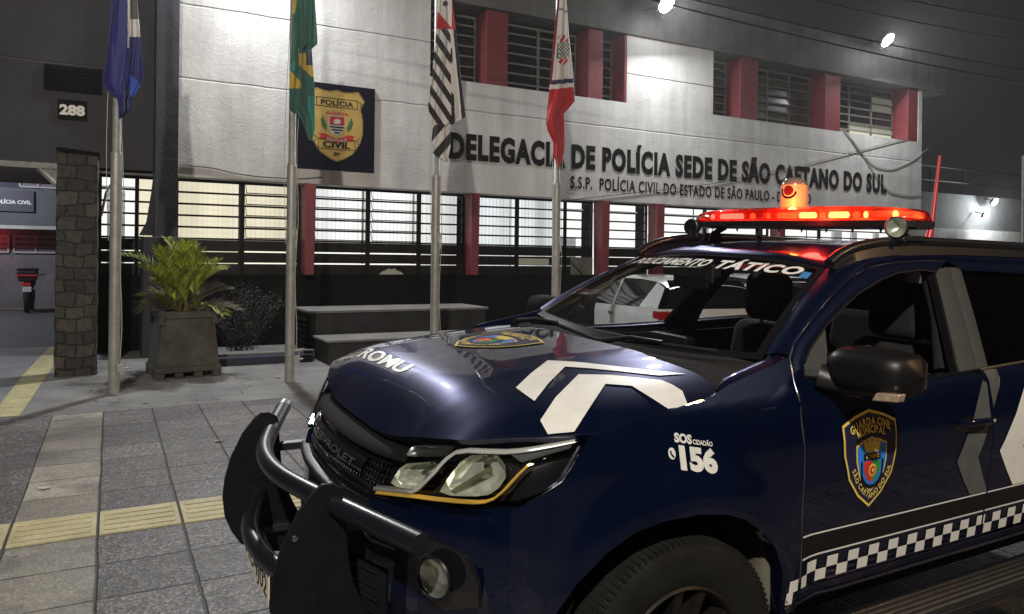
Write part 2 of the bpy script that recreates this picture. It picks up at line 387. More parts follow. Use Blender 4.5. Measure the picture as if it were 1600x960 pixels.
mb = MB(); mb.box(-.30, 21.3, 14.30, 14.5, 0, 1.30); mb.box(-.34, -.20, 14.3, 26, 0, 3.05); bp(mb, 'base_wall', M['black_base'])
mb = MB(); mb.box(-12, 21.3, 14.6, 14.62, 3.0, 3.06); mb.box(-12, 21.3, 14.0, 14.6, 2.992, 2.999); mb.box(-12, -.34, 14.62, 18, 3.06, 3.2); bp(mb, 'soffit', M['soffit'])
mb = MB(); mb.box(-.3, 21.3, 15.6, 15.7, 0, 3.0); mb.box(5, 21.3, 15.6, 15.7, 5.0, 6.9); bp(mb, 'back_partition', M['matte_black'] if 'matte_black' in M else M['frame'])
# upper louvred windows between oxblood fins
def fins(xs, z0):
    for a, b in xs:
        mb = MB(); mb.box(a, b, FY+.012, 14.52, z0, 6.84); bp(mb, 'oxblood_fin', M['red'], bevel=.01)
fins([(6.85, 7.36), (9.40, 9.80), (10.40, 10.458)], 5.282); fins([(14.02, 14.64), (17.17, 17.78), (20.76, 21.218)], 5.282)
def louvre_upper(x0, x1, nv, panes, lit=0):
    mb = MB(); zb, zt = 5.282, 6.80; Y = 14.50
    mb.box(x0, x1, Y, Y+.05, zt-.05, zt).box(x0, x1, Y, Y+.05, zb, zb+.05)
    for i in range(nv+1):
        x = x0+(x1-x0)*i/nv; mb.box(max(x0, x-.028), min(x1, x+.028), Y-.004, Y+.054, zb, zt)
    for k in range(1, 7):
        z = zb+(zt-zb)*k/7; mb.box(x0, x1, Y-.02, Y+.03, z-.018, z+.018)
    fr = bp(mb, 'upper_window', M['pale_frame'])
    for i in range(nv):
        for k in range(7):
            xa = x0+(x1-x0)*i/nv; xb = x0+(x1-x0)*(i+1)/nv; za = zb+(zt-zb)*k/7; zc = zb+(zt-zb)*(k+1)/7; tl = random.uniform(.0, .05)
            mb = MB(); mb.add([(xa, Y+.03-tl, za), (xb, Y+.03-tl, za), (xb, Y+.04, zc), (xa, Y+.04, zc)], [(0, 1, 2, 3)])
            bp(mb, 'pane', panes(i, k), fr, smooth=0)
dk = lambda i, k: M['dark_pane']
louvre_upper(5.62, 6.83, 1, dk); louvre_upper(7.38, 9.38, 2, dk); louvre_upper(9.82, 10.39, 1, dk)
louvre_upper(13.12, 14.0, 1, dk); louvre_upper(14.66, 17.15, 3, lambda i, k: M['dim_pane'] if (k < 6) else M['dark_pane'])
M['frosted_lit'] = emit('frosted_lit_pane', (.75, .74, .55), .55, (.3, .3, .25)); M['frosted_half'] = emit('frosted_half_pane', (.6, .6, .45), .10, (.25, .25, .2))
louvre_upper(17.80, 20.74, 3, lambda i, k: M['frosted_lit'] if k == 0 and i > 0 else M['frosted_half'] if (k == 0 or (k == 1 and i > 0) or (i == 2 and k in (4, 5))) else M['dark_pane'])
# lower lit windows
def blind_mat(name, col, s0, s1, seed):
    t = NT(name); co = t.co(); sx = t.n('ShaderNodeSeparateXYZ'); t.l(co, sx.inputs[0])
    cmb = t.n('ShaderNodeCombineXYZ'); t.l(sx.outputs[0], cmb.inputs[0]); cmb.inputs[1].default_value = seed
    n = t.noise(cmb.outputs[0], 1.3, 3, .6); v = t.noise(co, .8, 2)
    st = t.math('MULTIPLY_ADD', t.math('POWER', n, 1.5), s1*2.2, s0*.9); st = t.math('MULTIPLY', st, t.math('MULTIPLY_ADD', v, .5, .75))
    t.set(Base_Color=tuple(c*.2 for c in col), Emission_Color=col, Emission_Strength=st, Roughness=.8); return t.m
M['cream_blind'] = blind_mat('cream_lit_blind', (1.0, .93, .70), .40, .24, 3.0)
M['white_blind'] = blind_mat('white_lit_blind', (.95, .97, .96), .36, .42, 11.0)
M['grey_blind'] = blind_mat('grey_lit_blind', (.84, .90, .92), .06, .70, 23.0)
M['blind_back'] = emit('blind_back', (1.0, .96, .85), .26, (.2, .2, .18))
M['bright_room'] = emit('bright_room', (1.0, 1.0, .96), .78); M['lit_edge'] = emit('lit_gap', (1.0, .97, .85), .9)
M['tube_lamp'] = emit('ceiling_tube', (.95, 1.0, 1.0), 5.0)
def blinds(x0, x1, m, w_=.088):
    mb = MB(); x = x0
    while x < x1-.01:
        xb = min(x+w_, x1); mb.add([(x, 14.66, 1.30), (xb-.002, 14.685, 1.30), (xb-.002, 14.685, 3.0), (x, 14.66, 3.0)], [(0, 1, 2, 3)]); x += w_
    mb.add([(x0, 14.74, 1.30), (x1, 14.74, 1.30), (x1, 14.74, 3.0), (x0, 14.74, 3.0)], [(0, 1, 2, 3)], 1)
    return mb
WT, WB = 2.96, 1.94
M['glowing_room_grey'] = emit('glowing_room_grey', (.8, .85, .85), .22, (.28, .28, .27))  # furniture glows faintly in place of room light falling on it
def lower_window(x0, x1, blind, tilt=False, behind=True):
    mb = MB(); Y = 14.36
    for x in (x0, x1): mb.box(x-.022, x+.022, Y-.006, Y+.05, 1.30, 2.99)
    for k in range(6):
        z = WB+(WT-WB)*k/5; mb.box(x0, x1, Y, Y+.04, z-.017, z+.017)
    mb.box(x0, x1, Y, Y+.04, WT, 3.0)
    fr = bp(mb, 'lit_window', M['frame'])
    mb = MB()
    for k, (za, zb) in enumerate(((1.72, 1.92), (1.51, 1.705), (1.30, 1.495))):
        g = .012 if tilt and k < 2 else 0; mb.box(x0+.022, x1-.022, Y+.004-g, Y+.03, za+g, zb)
    bp(mb, 'painted_pane', M['lower_pane'], fr)
    if tilt:
        mb = MB()
        for k in range(5):
            z = WB+(WT-WB)*k/5; mb.add([(x0+.03, Y-.10, z+.020), (x1-.03, Y-.10, z+.020), (x1-.03, Y-.10, z+.034), (x0+.03, Y-.10, z+.034)], [(0, 1, 2, 3)])
            for xx in (x0+.03, x1-.04): mb.add([(xx, Y-.10, z+.02), (xx+.012, Y-.10, z+.02), (xx+.012, Y, z+.19), (xx, Y, z+.19)], [(0, 1, 2, 3)])
            mb.box(x0+.03, x1-.03, Y-.105, Y-.09, z+.018, z+.036)
        bp(mb, 'tilted_sash', M['frame'], fr, smooth=0)
        mb = MB()
        for z in (1.712, 1.50): mb.box(x0+.03, x1-.03, Y+.012, Y+.02, z-.004, z+.012)
        bp(mb, 'lit_gap', M['lit_edge'], fr, smooth=0)
    if not behind:   # cupboards, door frames and partitions stand dark against the lit room
        mb = MB(); rr_ = random.Random(int(x0*100)); x = x0+.1
        while x < x1-.25:
            wd = rr_.uniform(.15, .5); h = rr_.choice([2.15, 2.3, 2.55, 2.75]); mb.box(x, min(x+wd, x1-.03), 14.70, 14.79, 1.3, h); x += wd+rr_.uniform(.35, .9)
        mb.box(x0, x1, 14.72, 14.78, 2.80, 2.83); bp(mb, 'room_furniture', M['glowing_room_grey'], fr, smooth=0)
    if blind is not None: bp(blinds(x0, x1, blind) if behind else MB().add([(x0, 14.8, 1.3), (x1, 14.8, 1.3), (x1, 14.8, 3.0), (x0, 14.8, 3.0)], [(0, 1, 2, 3)]), 'blind' if behind else 'lit_room', [blind, M['blind_back']] if behind else blind, fr, smooth=0)
lower_window(-.16, .38, M['bright_room'], behind=False); lower_window(.40, .66, M['cream_blind']); lower_window(1.02, 2.09, M['cream_blind']); lower_window(2.13, 3.12, M['cream_blind'], True)
lower_window(3.38, 4.45, M['white_blind'], True); lower_window(4.49, 5.52, M['white_blind'], True); lower_window(5.56, 6.52, M['white_blind'])
lower_window(6.76, 7.80, M['grey_blind']); lower_window(7.84, 9.05, M['grey_blind']); lower_window(9.07, 9.78, M['bright_room'], behind=False)
lower_window(10.05, 11.36, M['bright_room'], behind=False); lower_window(11.64, 13.2, M['bright_room'], behind=False); lower_window(13.24, 15.42, M['bright_room'], behind=False); lower_window(15.70, 17.4, M['bright_room'], behind=False); lower_window(17.44, 21.2, M['bright_room'], behind=False)
for x0, x1 in ((3.14, 3.36), (6.54, 6.74), (9.80, 10.03), (11.38, 11.62), (15.46, 15.68)):
    mb = MB(); n = 4; c = (x0+x1)/2
    mb.add([(c+(x-c)*(1 if z > 2 else .78), y, z) for z in (1.30, 3.0) for x, y in ((x0, 13.99), (x1, 13.99), (x1, 14.34), (x0, 14.34))], [(0, 3, 2, 1), (4, 5, 6, 7), (0, 1, 5, 4), (1, 2, 6, 5), (2, 3, 7, 6), (3, 0, 4, 7)])
    bp(mb, 'oxblood_column', M['red'], bevel=.015)
# odd panes in the dark band
mb = MB(); mb.add([(4.70, 14.345, 1.305), (5.22, 14.345, 1.305), (5.16, 14.345, 1.36), (5.08, 14.345, 1.38), (5.02, 14.345, 1.43), (4.96, 14.345, 1.405), (4.90, 14.345, 1.425), (4.83, 14.345, 1.39), (4.76, 14.345, 1.36)], [tuple(range(9))]); bp(mb, 'torn_film_patch', M['frosted_half'], smooth=0)
mb = MB(); mb.box(7.86, 8.62, 14.34, 14.345, 1.52, 1.66); bp(mb, 'frosted_pane', M['frosted_half'], smooth=0)
mb = MB(); mb.box(9.20, 9.80, 14.34, 14.346, 1.20, 1.70); lp_ = bp(mb, 'frosted_pane', mat('frosted_grey', (.16, .17, .15), .4, var=.3, scale=3), smooth=0)
mb = MB(); mb.add([(9.20, 14.33, 1.58), (9.20, 14.33, 1.62), (9.62, 14.33, 1.22), (9.57, 14.33, 1.22)], [(0, 1, 2, 3)]); bp(mb, 'pane_brace', M['frame'], lp_, smooth=0)
# dark fillers beside the left window
mb = MB(); mb.box(-.20, -.14, 14.25, 14.5, 1.3, 3.0); mb.box(-.16, .66, 14.30, 14.36, 1.30, 1.96) if False else None; bp(mb, 'window_jamb', M['black_base'])

# ---- lettering on the wall
t = MB(); fm = lambda u, v, d: (u, FY-.035-(.0 if d else 0)-(d or 0)*0, v)
def wallmap(u, v, d): return (u, FY-.002-d, v)
mb = MB(); text(mb, 'DELEGACIA DE POLÍCIA SEDE DE SÃO CAETANO DO SUL', 6.02, 3.70, 13.75, .50, wallmap, .052, depth=.010, sp=1.14)
o = mb.build('wall_lettering', M['matte_black'], off=(12, 14, 3.7), smooth=0); o.location = (12, 14, 3.7); tag(o, 'upper row of large bold black raised letters on the white station wall', 'wall lettering', 'raised letters on the station front')
mb = MB(); text(mb, 'S.S.P.  POLÍCIA CIVIL DO ESTADO DE SÃO PAULO - DEMACRO', 8.95, 3.235, 7.68, .27, wallmap, .016, depth=.008, sp=1.12)
o = mb.build('wall_lettering', M['matte_black'], off=(12, 14, 3.2), smooth=0); o.location = (12, 14, 3.2); tag(o, 'lower row of small thin black raised letters on the white station wall', 'wall lettering', 'raised letters on the station front')
# ---- shield board
bd = empty('shield_board', (3.67, 13.97, 4.08), 'navy square board with a gold police shield behind the green flag', 'sign')
bo = (3.67, 13.97, 4.08)
mb = MB(); mb.box(2.90, 4.45, 13.95, 13.995, 3.27, 4.88); mb.build('board', mat('board_navy', (.0035, .0035, .012), .8, var=.1, Specular_IOR_Level=.1), bd, off=bo, bevel=.004)
bm_ = lambda k: (lambda u, v, d: (3.72+u, 13.948-k*.002, 4.085+v))
M['board_gold'] = mat('board_gold', (.40, .29, .085), .35, .2, var=.12, scale=5); M['board_red'] = mat('board_red', (.42, .02, .02), .4); M['board_green'] = mat('board_green', (.03, .11, .03), .4)
mb = MB()
shp = [(0, .69), (.14, .655), (.28, .67), (.40, .70), (.53, .52), (.46, .38), (.50, .15), (.50, -.10), (.44, -.32), (.30, -.50), (.14, -.60), (0, -.66)]
shp = shp+[(-a, b) for a, b in reversed(shp[1:-1])]; patch(mb, [(a, b) for a, b in shp], bm_(1), 0, 0)
shp2 = [(a*.965, b*.965) for a, b in shp]
def ring_patch(mb, o, i, k, mi):
    n = len(o); mb.add([bm_(k)(a, b, 0) for a, b in o+i], [(j, (j+1) % n, n+(j+1) % n, n+j) for j in range(n)], mi)
ring_patch(mb, [(a*.985, b*.985) for a, b in shp], [(a*.975, b*.975) for a, b in shp], 2, 1)
for (z0, w0, h) in ((.36, .78, .17), (-.43, .70, .19)):
    q = [(-w0/2, z0), (w0/2, z0), (w0/2, z0+h), (-w0/2, z0+h)]; qi = [(-w0/2+.012, z0+.012), (w0/2-.012, z0+.012), (w0/2-.012, z0+h-.012), (-w0/2+.012, z0+h-.012)]; ring_patch(mb, q, qi, 2, 1)
    for s in (-1, 1): 
        e = [(s*w0/2, z0+.02), (s*(w0/2+.09), z0-.07 if z0 > 0 else z0+.10), (s*(w0/2+.05), z0+.05 if z0 > 0 else z0+.18), (s*(w0/2+.10), z0+.10 if z0 > 0 else z0+.27), (s*w0/2, z0+h)]
        e2 = [(a*.99, b) for a, b in e]; ring_patch(mb, e, [(s*w0/2+(a-s*w0/2)*.8, z0+h/2+(b-z0-h/2)*.85) for a, b in e], 2, 1)
text(mb, 'POLÍCIA', 0, .395, .60, .095, bm_(2), .03, mi=1, align='l') if False else text(mb, 'POLÍCIA', -.31, .395, .62, .095, bm_(2), .03, mi=1)
text(mb, 'CIVIL', -.26, -.395, .52, .115, bm_(2), .04, mi=1); text(mb, 'SP', -.06, -.545, .12, .065, bm_(2), .03, mi=1)
patch(mb, [(-.15, .20), (.15, .20), (.16, .02), (.10, -.12), (0, -.17), (-.10, -.12), (-.16, .02)], bm_(2), 0, 4)
patch(mb, [(-.14, .19), (.14, .19), (.145, .03), (-.145, .03)], bm_(3), 0, 2)
patch(mb, [(-.07, .06), (.0, .05), (.06, .07), (.07, .12), (.01, .15), (-.05, .13)], bm_(4), 0, 4)
for k in range(3): w_ = .145-.02*k-.012*k*k; patch(mb, [(-w_, .005-.052*k), (w_, .005-.052*k), (w_-.01, -.021-.052*k), (-w_+.01, -.021-.052*k)], bm_(3), 0, 1)
patch(mb, [(-.22, .23), (.22, .23), (.19, .27), (-.19, .27)], bm_(2), 0, 2)
text(mb, 'POLÍCIA CIVIL', -.16, .236, .32, .022, bm_(3), .0, mi=4)
for s in (-1, 1):
    patch(mb, [(s*.20, -.10), (s*.28, -.02), (s*.31, .10), (s*.27, .19), (s*.23, .10), (s*.19, .0)], bm_(2), 0, 3)
patch(mb, [(-.36, -.15), (-.22, -.14), (0, -.23), (.22, -.14), (.36, -.15), (.30, -.20), (.36, -.25), (.16, -.27), (0, -.32), (-.16, -.27), (-.36, -.25), (-.30, -.20)], bm_(2), 0, 2)
text_arc(mb, 'SÃO PAULO', [(x, -.285+.045*(x/.22)**2) for x in np.linspace(-.24, .24, 16)], .052, bm_(3), .02, 4, .9, .15)
M['board_white'] = mat('board_white', (.55, .54, .50), .4)
mb.build('shield', [M['board_gold'], M['frame'], M['board_red'], M['board_green'], M['board_white']], bd, off=bo, smooth=0, fix=False)
# ---- house number, vent
hn = MB(); hn.box(-.77, -.36, 14.005, 14.028, 3.80, 4.12); o = hn.build('house_number_plate', M['matte_black'], off=(-.56, 14, 3.9), bevel=.004); o.location = (-.56, 14, 3.9); tag(o, 'small black plate with the number 288 on the dark wall', 'number plate')
mb = MB(); text(mb, '288', -.745, 3.885, .355, .155, lambda u, v, d: (u, 14.002, v), .05); mb.build('digits', mat('digit_white', (.72, .70, .62), .5), o, off=(-.56, 14, 3.9), smooth=0, fix=False)
mb = MB(); mb.box(-.96, -.15, 13.99, 14.028, 4.25, 4.66)
for k in range(6): mb.box(-.90, -.21, 13.975, 13.99, 4.29+k*.058, 4.315+k*.058)
o = mb.build('wall_vent', M['matte_black'], off=(-.55, 14, 4.4), bevel=.004); o.location = (-.55, 14, 4.4); tag(o, 'dark rectangular vent panel above the 288 number plate', 'vent')

# ---- floodlights along the eaves
M['flood_face'] = emit('flood_face', (1.0, 1.0, .96), 60.0)
for i, (x, lab, pw) in enumerate(((2.25, 'white floodlight on the eaves above the shield board, left of the others', 400), (10.98, 'white floodlight on the eaves at the top edge, between the two window groups', 340), (18.72, 'white floodlight on the eaves above the rightmost upper windows', 360))):
    f = empty('floodlight', (x, 13.30, 7.46 if i == 1 else 7.80), lab, 'floodlight', 'floodlights along the eaves', rot=(R_(42), 0, R_(8)))
    mb = MB(); mb.box(-.21, .21, -.05, .10, -.20, .20); mb.build('lamp_body', M['matte_black'], f, bevel=.02)
    mb = MB().lathe([(0, -.105), (.09, -.098), (.16, -.080), (.195, -.054)], (0, 0, 0), 'y', 32); mb.build('lamp_face', M['flood_face'], f)
    mb = MB(); mb.tube([(0, .08, -.02), (0, .30, -.25), (0, .56, -.50)], .02, 8); mb.build('arm', M['matte_black'], f)
    l = lamp('floodlight_light', 'AREA', (0, -.13, 0), pw, (.97, .98, 1.0), .3); l.parent = f; l.rotation_euler = (R_(-90), 0, 0); l.data.spread = R_(178)
    # back and side spill of the lamp onto the wall right beside it
    l2 = lamp('floodlight_spill', 'POINT', (0, -.24, -.02), pw*.07, (.97, .98, 1.0), .10); l2.parent = f
# ================================================================ the police car
I = np.interp
CX0 = 2.0
car = empty('police_car', (2.0, 2.706, 0.0), 'dark blue police off-roader with black push bar and lit red roof light bar', 'police car', rot=(R_(2.0), 0, R_(.4)))
CM = Matrix.Translation((2.0, 2.706, 0)) @ Euler((R_(2.0), 0, R_(.4))).to_matrix().to_4x4(); CI = CM.inverted()
OFF = (CX0, 0, 0)
def cb(mb, name, m, parent=None, **k):
    return mb.build(name, m, parent or car, off=OFF, **k)
def lray(px, py):
    o = CI @ CAMP; d = CI.to_3x3() @ ray(px, py); return o+Vector((CX0, 0, 0)), d
def wplan(x): return I(x, [.9, .96, 1.05, 1.19, 1.5, 2, 4.4, 4.9, 5.25], [.80, .868, .895, .915, .94, .945, .945, .92, .85])
def side(x, z): return wplan(x)+I(z, [.35, .55, .75, .95, 1.05, 1.2, 1.68], [-.06, -.025, -.005, 0, -.005, -.03, -.315])
def flare(x, z):
    s = 0
    for ax in (1.53, 4.50):
        r = math.hypot(x-ax, (z-.46)); t = max(0, 1-abs(r-.47)/.16); s += .028*t*t*(3-2*t)
    return s
def sy(x, z): return -(side(x, z)+flare(x, z))
def resamp(pts, n):
    pts = np.array(pts, float); d = np.r_[0, np.cumsum(np.linalg.norm(np.diff(pts, axis=0), axis=1))]
    t = np.linspace(0, d[-1], n); return np.stack([np.interp(t, d, pts[:, k]) for k in range(pts.shape[1])], 1)
def mult(pts, k):
    """k intervals per given interval"""
    out = []
    for a, b in zip(pts, pts[1:]): out += [tuple(a[i]+(b[i]-a[i])*j/k for i in range(len(a))) for j in range(k)]
    return out+[tuple(pts[-1])]
def mir(P): return [[(x, -y, z) for x, y, z in r] for r in P]

# ---- fenders
fb = [(.962, .42), (1.0, .42), (1.045, .45), (1.065, .58), (1.092, .69), (1.146, .765), (1.234, .839), (1.325, .885), (1.428, .906), (1.557, .907), (1.664, .891), (1.742, .863), (1.82, .814), (1.886, .746), (1.933, .655), (1.948, .534), (1.955, .50), (2.018, .50)]
ft = [(.962, .972), (1.0, .99), (1.05, 1.016), (1.08, 1.032), (1.11, 1.048), (1.146, 1.088), (1.2, 1.160), (1.325, 1.188), (1.428, 1.206), (1.557, 1.226), (1.664, 1.240), (1.742, 1.266), (1.82, 1.283), (1.886, 1.296), (1.933, 1.305), (1.98, 1.314), (2.0, 1.320), (2.050, 1.332)]
P = []
for a, b in zip(mult(fb, 3), mult(ft, 3)):
    row = [(x, sy(x, z), z) for x, z in [(a[0]+(b[0]-a[0])*t, a[1]+(b[1]-a[1])*t) for t in np.linspace(0, 1, 19)]]
    x, y, z = row[0]; row = [(x, y+.05, z-.002), (x, y+.012, z-.002)]+row
    x, y, z = row[-1]; row = row+[(x, y+.012, z-.004), (x, y+.03, z-.03)]
    P.append(row)
for m in (0, 1): cb(MB().grid(mir(P) if m else P), 'fender', M['navy'], smooth=50)

# ---- bonnet
LY = [0, .2, .3, .43, .5, .6, .7, .76, .81, .86, .888]; LX = [.782, .785, .790, .803, .817, .850, .890, .950, 1.03, 1.12, 1.2]; LZ = [1.062, 1.062, 1.066, 1.088, 1.103, 1.120, 1.136, 1.147, 1.155, 1.161, 1.166]
def yedge(x): return I(x, [.78, 1.2, 1.66, 1.8], [.888, .888, .892, .895])
def zedge(x): return I(x, [1.2, 1.325, 1.428, 1.557, 1.664, 1.8], [1.166, 1.193, 1.211, 1.231, 1.246, 1.262])
def hood_z(x, s, xl, zl):
    a = abs(s); t = max(0, x-xl)
    zf = I(x, [.75, .9, 1.0, 1.2, 1.5, 1.75], [1.195, 1.222, 1.236, 1.264, 1.288, 1.302])
    drop = max(0, zf-zedge(max(x, 1.2)))
    zs = zf-drop*a**5-.018*a*a
    zs += .010*(1/(1+math.exp((a-.50)*45)))*min(1, max(0, (x-.95)/.25))
    g = 1-(1-min(t/.30, 1))**2.6
    return zl+(zs-zl)*g
P = []
ss = sorted(set([round(v, 4) for v in np.r_[np.linspace(-1, 1, 61), [-.98, .98, -.95, .95, -.52, .52, -.48, .48]]]))
for s in ss:
    a = abs(s)*.888; xl = I(a, LY, LX); zl = I(a, LY, LZ); xr = I(abs(s), [0, .3, .55, .8, .9, 1], [1.735, 1.74, 1.75, 1.755, 1.74, 1.69])
    row = []
    for t in np.linspace(0, 1, 40)**1.5:
        x = xl+(xr-xl)*t; row.append((x, s*yedge(x), hood_z(x, s, xl, zl)))
    x, y, z = row[0]; row = [(x+.05, y*.985, z-.035), (x+.014, y*.995, z-.016)]+row
    x, y, z = row[-1]; row = row+[(x+.01, y, z-.012), (x+.01, y, z-.05)]
    P.append(row)
for k in (0, -1):   # turned-down side edges
    e = [(x, y*1.0-(.004 if k else -.004)*0, z-.03) for x, y, z in P[k]]
    P.insert(0, e) if k == 0 else P.append(e)
hood = cb(MB().grid(P), 'bonnet', M['navy'], smooth=45)
HB = BVHTree.FromPolygons([(v.co.x+CX0, v.co.y, v.co.z) for v in hood.data.vertices], [tuple(p.vertices) for p in hood.data.polygons])
def on_hood(px, py, d=0):
    o, r = lray(px, py); h, nn, _, _ = HB.ray_cast(o, r)
    if h is None: return None
    if nn.dot(r) > 0: nn = -nn
    return h+nn*.0025
def on_hood_v(x, y, d=0):
    h, nn, _, _ = HB.ray_cast(Vector((x, y, 3)), Vector((0, 0, -1)))
    if h is None: return None
    return h+Vector((0, 0, .0025+d))
# white chevrons wrapping the bonnet shoulder
mb = MB()
patch(mb, [(806, 607), (830, 584), (856, 564), (905, 567), (960, 573), (1010, 579), (1072, 585), (1030, 588), (975, 582), (925, 577), (883, 574), (857, 600), (835, 628)], on_hood, 3)
patch(mb, [(844, 658), (868, 622), (904, 586), (955, 587), (1033, 595), (1050, 602), (1066, 612), (1075, 635), (1044, 640), (1016, 622), (987, 604), (946, 601), (920, 640), (897, 676), (875, 678), (856, 680)], on_hood, 3)
cb(mb, 'chevron_marking', M['white_decal'], hood, smooth=0, fix=False)
def romu(a, b):   # the word's four corners on the bonnet, front edge first
    c = [on_hood(*p) for p in ((558, 557), (627, 584), (648, 572), (578, 545))]
    p = (c[0]*(1-a)+c[1]*a)*(1-b)+(c[3]*(1-a)+c[2]*a)*b; return on_hood_v(p.x, p.y)
mb = MB(); text(mb, 'ROMU', .50, .952, .46, .095, lambda u, v, d: romu((u-.50)/.46, (v-.952)/.095), .035, shear=.0)
cb(mb, 'unit_lettering', M['white_decal'], hood, smooth=0, fix=False)
# oval-looking shield on the bonnet (a shield pointing to the windscreen edge)
def shield_poly(k=1.0):
    q = [(-.50, .36), (-.28, .44), (0, .50), (.28, .44), (.50, .36), (.49, .05), (.40, -.22), (.22, -.42), (0, -.56), (-.22, -.42), (-.40, -.22), (-.49, .05)]
    return [(a*k, b*k) for a, b in q]
M['gold'] = mat('yellow_vinyl', (.60, .46, .09), .4, var=.08); M['crest_navy'] = mat('crest_navy', (.012, .012, .045), .4, var=.1)
M['crest_blue'] = mat('crest_blue', (.02, .17, .62), .4, var=.1); M['crest_red'] = mat('crest_red', (.50, .03, .02), .4, var=.1); M['crest_green'] = mat('crest_green', (.03, .20, .06), .4, var=.1)
CREST = [M['gold'], M['crest_navy'], M['crest_blue'], M['crest_red'], M['crest_green'], M['black_decal']]
def crest(fm, wd, ht):
    """fm(u, v, layer) lays the municipal shield; u,v in metres round its middle"""
    mb = MB(); L = .0012
    lay = lambda k: (lambda u, v, d: fm(u*wd, v*ht, k*L))
    patch(mb, shield_poly(1.0), lay(1), 2, 0); patch(mb, shield_poly(.94), lay(2), 2, 1)
    dn = -.055; lay0 = lay; lay = lambda k: (lambda u, v, d: lay0(k)(u*.92, v*.92+dn, d))
    q = [(a*.62, b*.62-.02) for a, b in shield_poly(1)]; patch(mb, q, lay(3), 2, 0)
    q = [(a*.57, b*.57-.02) for a, b in shield_poly(1)]; patch(mb, q, lay(4), 2, 2)
    patch(mb, [(-.16, .17), (-.17, .25), (-.10, .22), (-.06, .27), (0, .235), (.06, .27), (.10, .22), (.17, .25), (.16, .17), (.12, .11), (-.12, .11)], lay(5), 1, 0)   # mural crown
    patch(mb, [(-.17, .10), (.17, .10), (.17, .02), (-.17, .02)], lay(5), 1, 5)
    text(mb, 'é THENE', -.13, .04, .26, .05, lay(6), .02, mi=0)
    patch(mb, [(-.17, .01), (0, .01), (0, -.25), (-.10, -.20), (-.16, -.10)], lay(5), 1, 3); patch(mb, [(0, .01), (.17, .01), (.16, -.10), (.10, -.20), (0, -.25)], lay(5), 1, 4)
    ring = [(.075*math.cos(t), -.10+.075*math.sin(t)) for t in np.linspace(0, 2*math.pi, 20, endpoint=False)]; patch(mb, ring, lay(6), 0, 0)
    ring = [(.055*math.cos(t), -.10+.055*math.sin(t)) for t in np.linspace(0, 2*math.pi, 20, endpoint=False)]; patch(mb, ring, lay(7), 0, 3)
    ring = [(.025*math.cos(t), -.10+.025*math.sin(t)) for t in np.linspace(0, 2*math.pi, 12, endpoint=False)]; patch(mb, ring, lay(8), 0, 0)
    arcb = [(.24*math.cos(t), -.08+.24*math.sin(t)) for t in np.linspace(R_(200), R_(340), 12)]
    arci = [(.195*math.cos(t), -.08+.195*math.sin(t)) for t in np.linspace(R_(340), R_(200), 12)]
    patch(mb, arcb+arci, lay(5), 0, 5)
    for sx in (-1, 1): patch(mb, [(sx*.19, .03), (sx*.23, .0), (sx*.22, -.16), (sx*.185, -.14)], lay(5), 0, 5)
    lay = lay0
    arc = lambda r, a0, a1, yo=0: [(r*math.cos(t), yo+r*math.sin(t)*.9) for t in np.linspace(R_(a0), R_(a1), 24)]
    text_arc(mb, 'GUARDA CIVIL', arc(.72, 128, 52, -.31), .085, lay(5), .03, 0, .85, .10)
    text_arc(mb, 'MUNICIPAL', arc(.66, 118, 62, -.34), .080, lay(5), .03, 0, .85, .10)
    pts = [(-.43, .10), (-.39, -.07), (-.31, -.23), (-.17, -.38), (0, -.47), (.17, -.38), (.31, -.23), (.39, -.07), (.43, .10)]
    pts = [tuple(p) for p in resamp(pts, 30)]
    text_arc(mb, 'SÃO CAETANO DO SUL', pts, .060, lay(5), .03, 0, .95, .22)
    return mb
cb(crest(lambda u, v, d: on_hood_v(1.41+v, .10-u, d), .36, .34), 'municipal_shield', CREST, hood, smooth=0, fix=False)

# ---- front fascia
PYs = [0, .2, .4, .6, .77, .868]; PXs = [.66, .668, .70, .775, .88, .96]
def plan(y): 
    y = abs(y); return I(y, PYs, PXs)
def smooth_plan(y): return .25*plan(y-.05)+.5*plan(y)+.25*plan(min(.868, abs(y)+.05)) if abs(y) < .8 else plan(y)
def fx(y, z): return smooth_plan(y)+I(z, [.40, .52, .62, .86, .98, 1.1], [.05, .015, 0, 0, .03, .10])
def ztop(y): return I(abs(y), [0, .37, .42, .60, .71, .78, .868], [.85, .855, .905, .922, .94, .955, .975])
P = []
for y in np.linspace(-.868, .868, 71):
    zt = ztop(y); row = [(fx(y, z), y, z) for z in np.linspace(.42, zt, 18)]
    x, _, z = row[-1]; row += [(x+.012, y, z+.004), (x+.06, y, z+.002)]
    P.append(row)
bumper = cb(MB().grid(P), 'bumper', M['navy'], smooth=45)
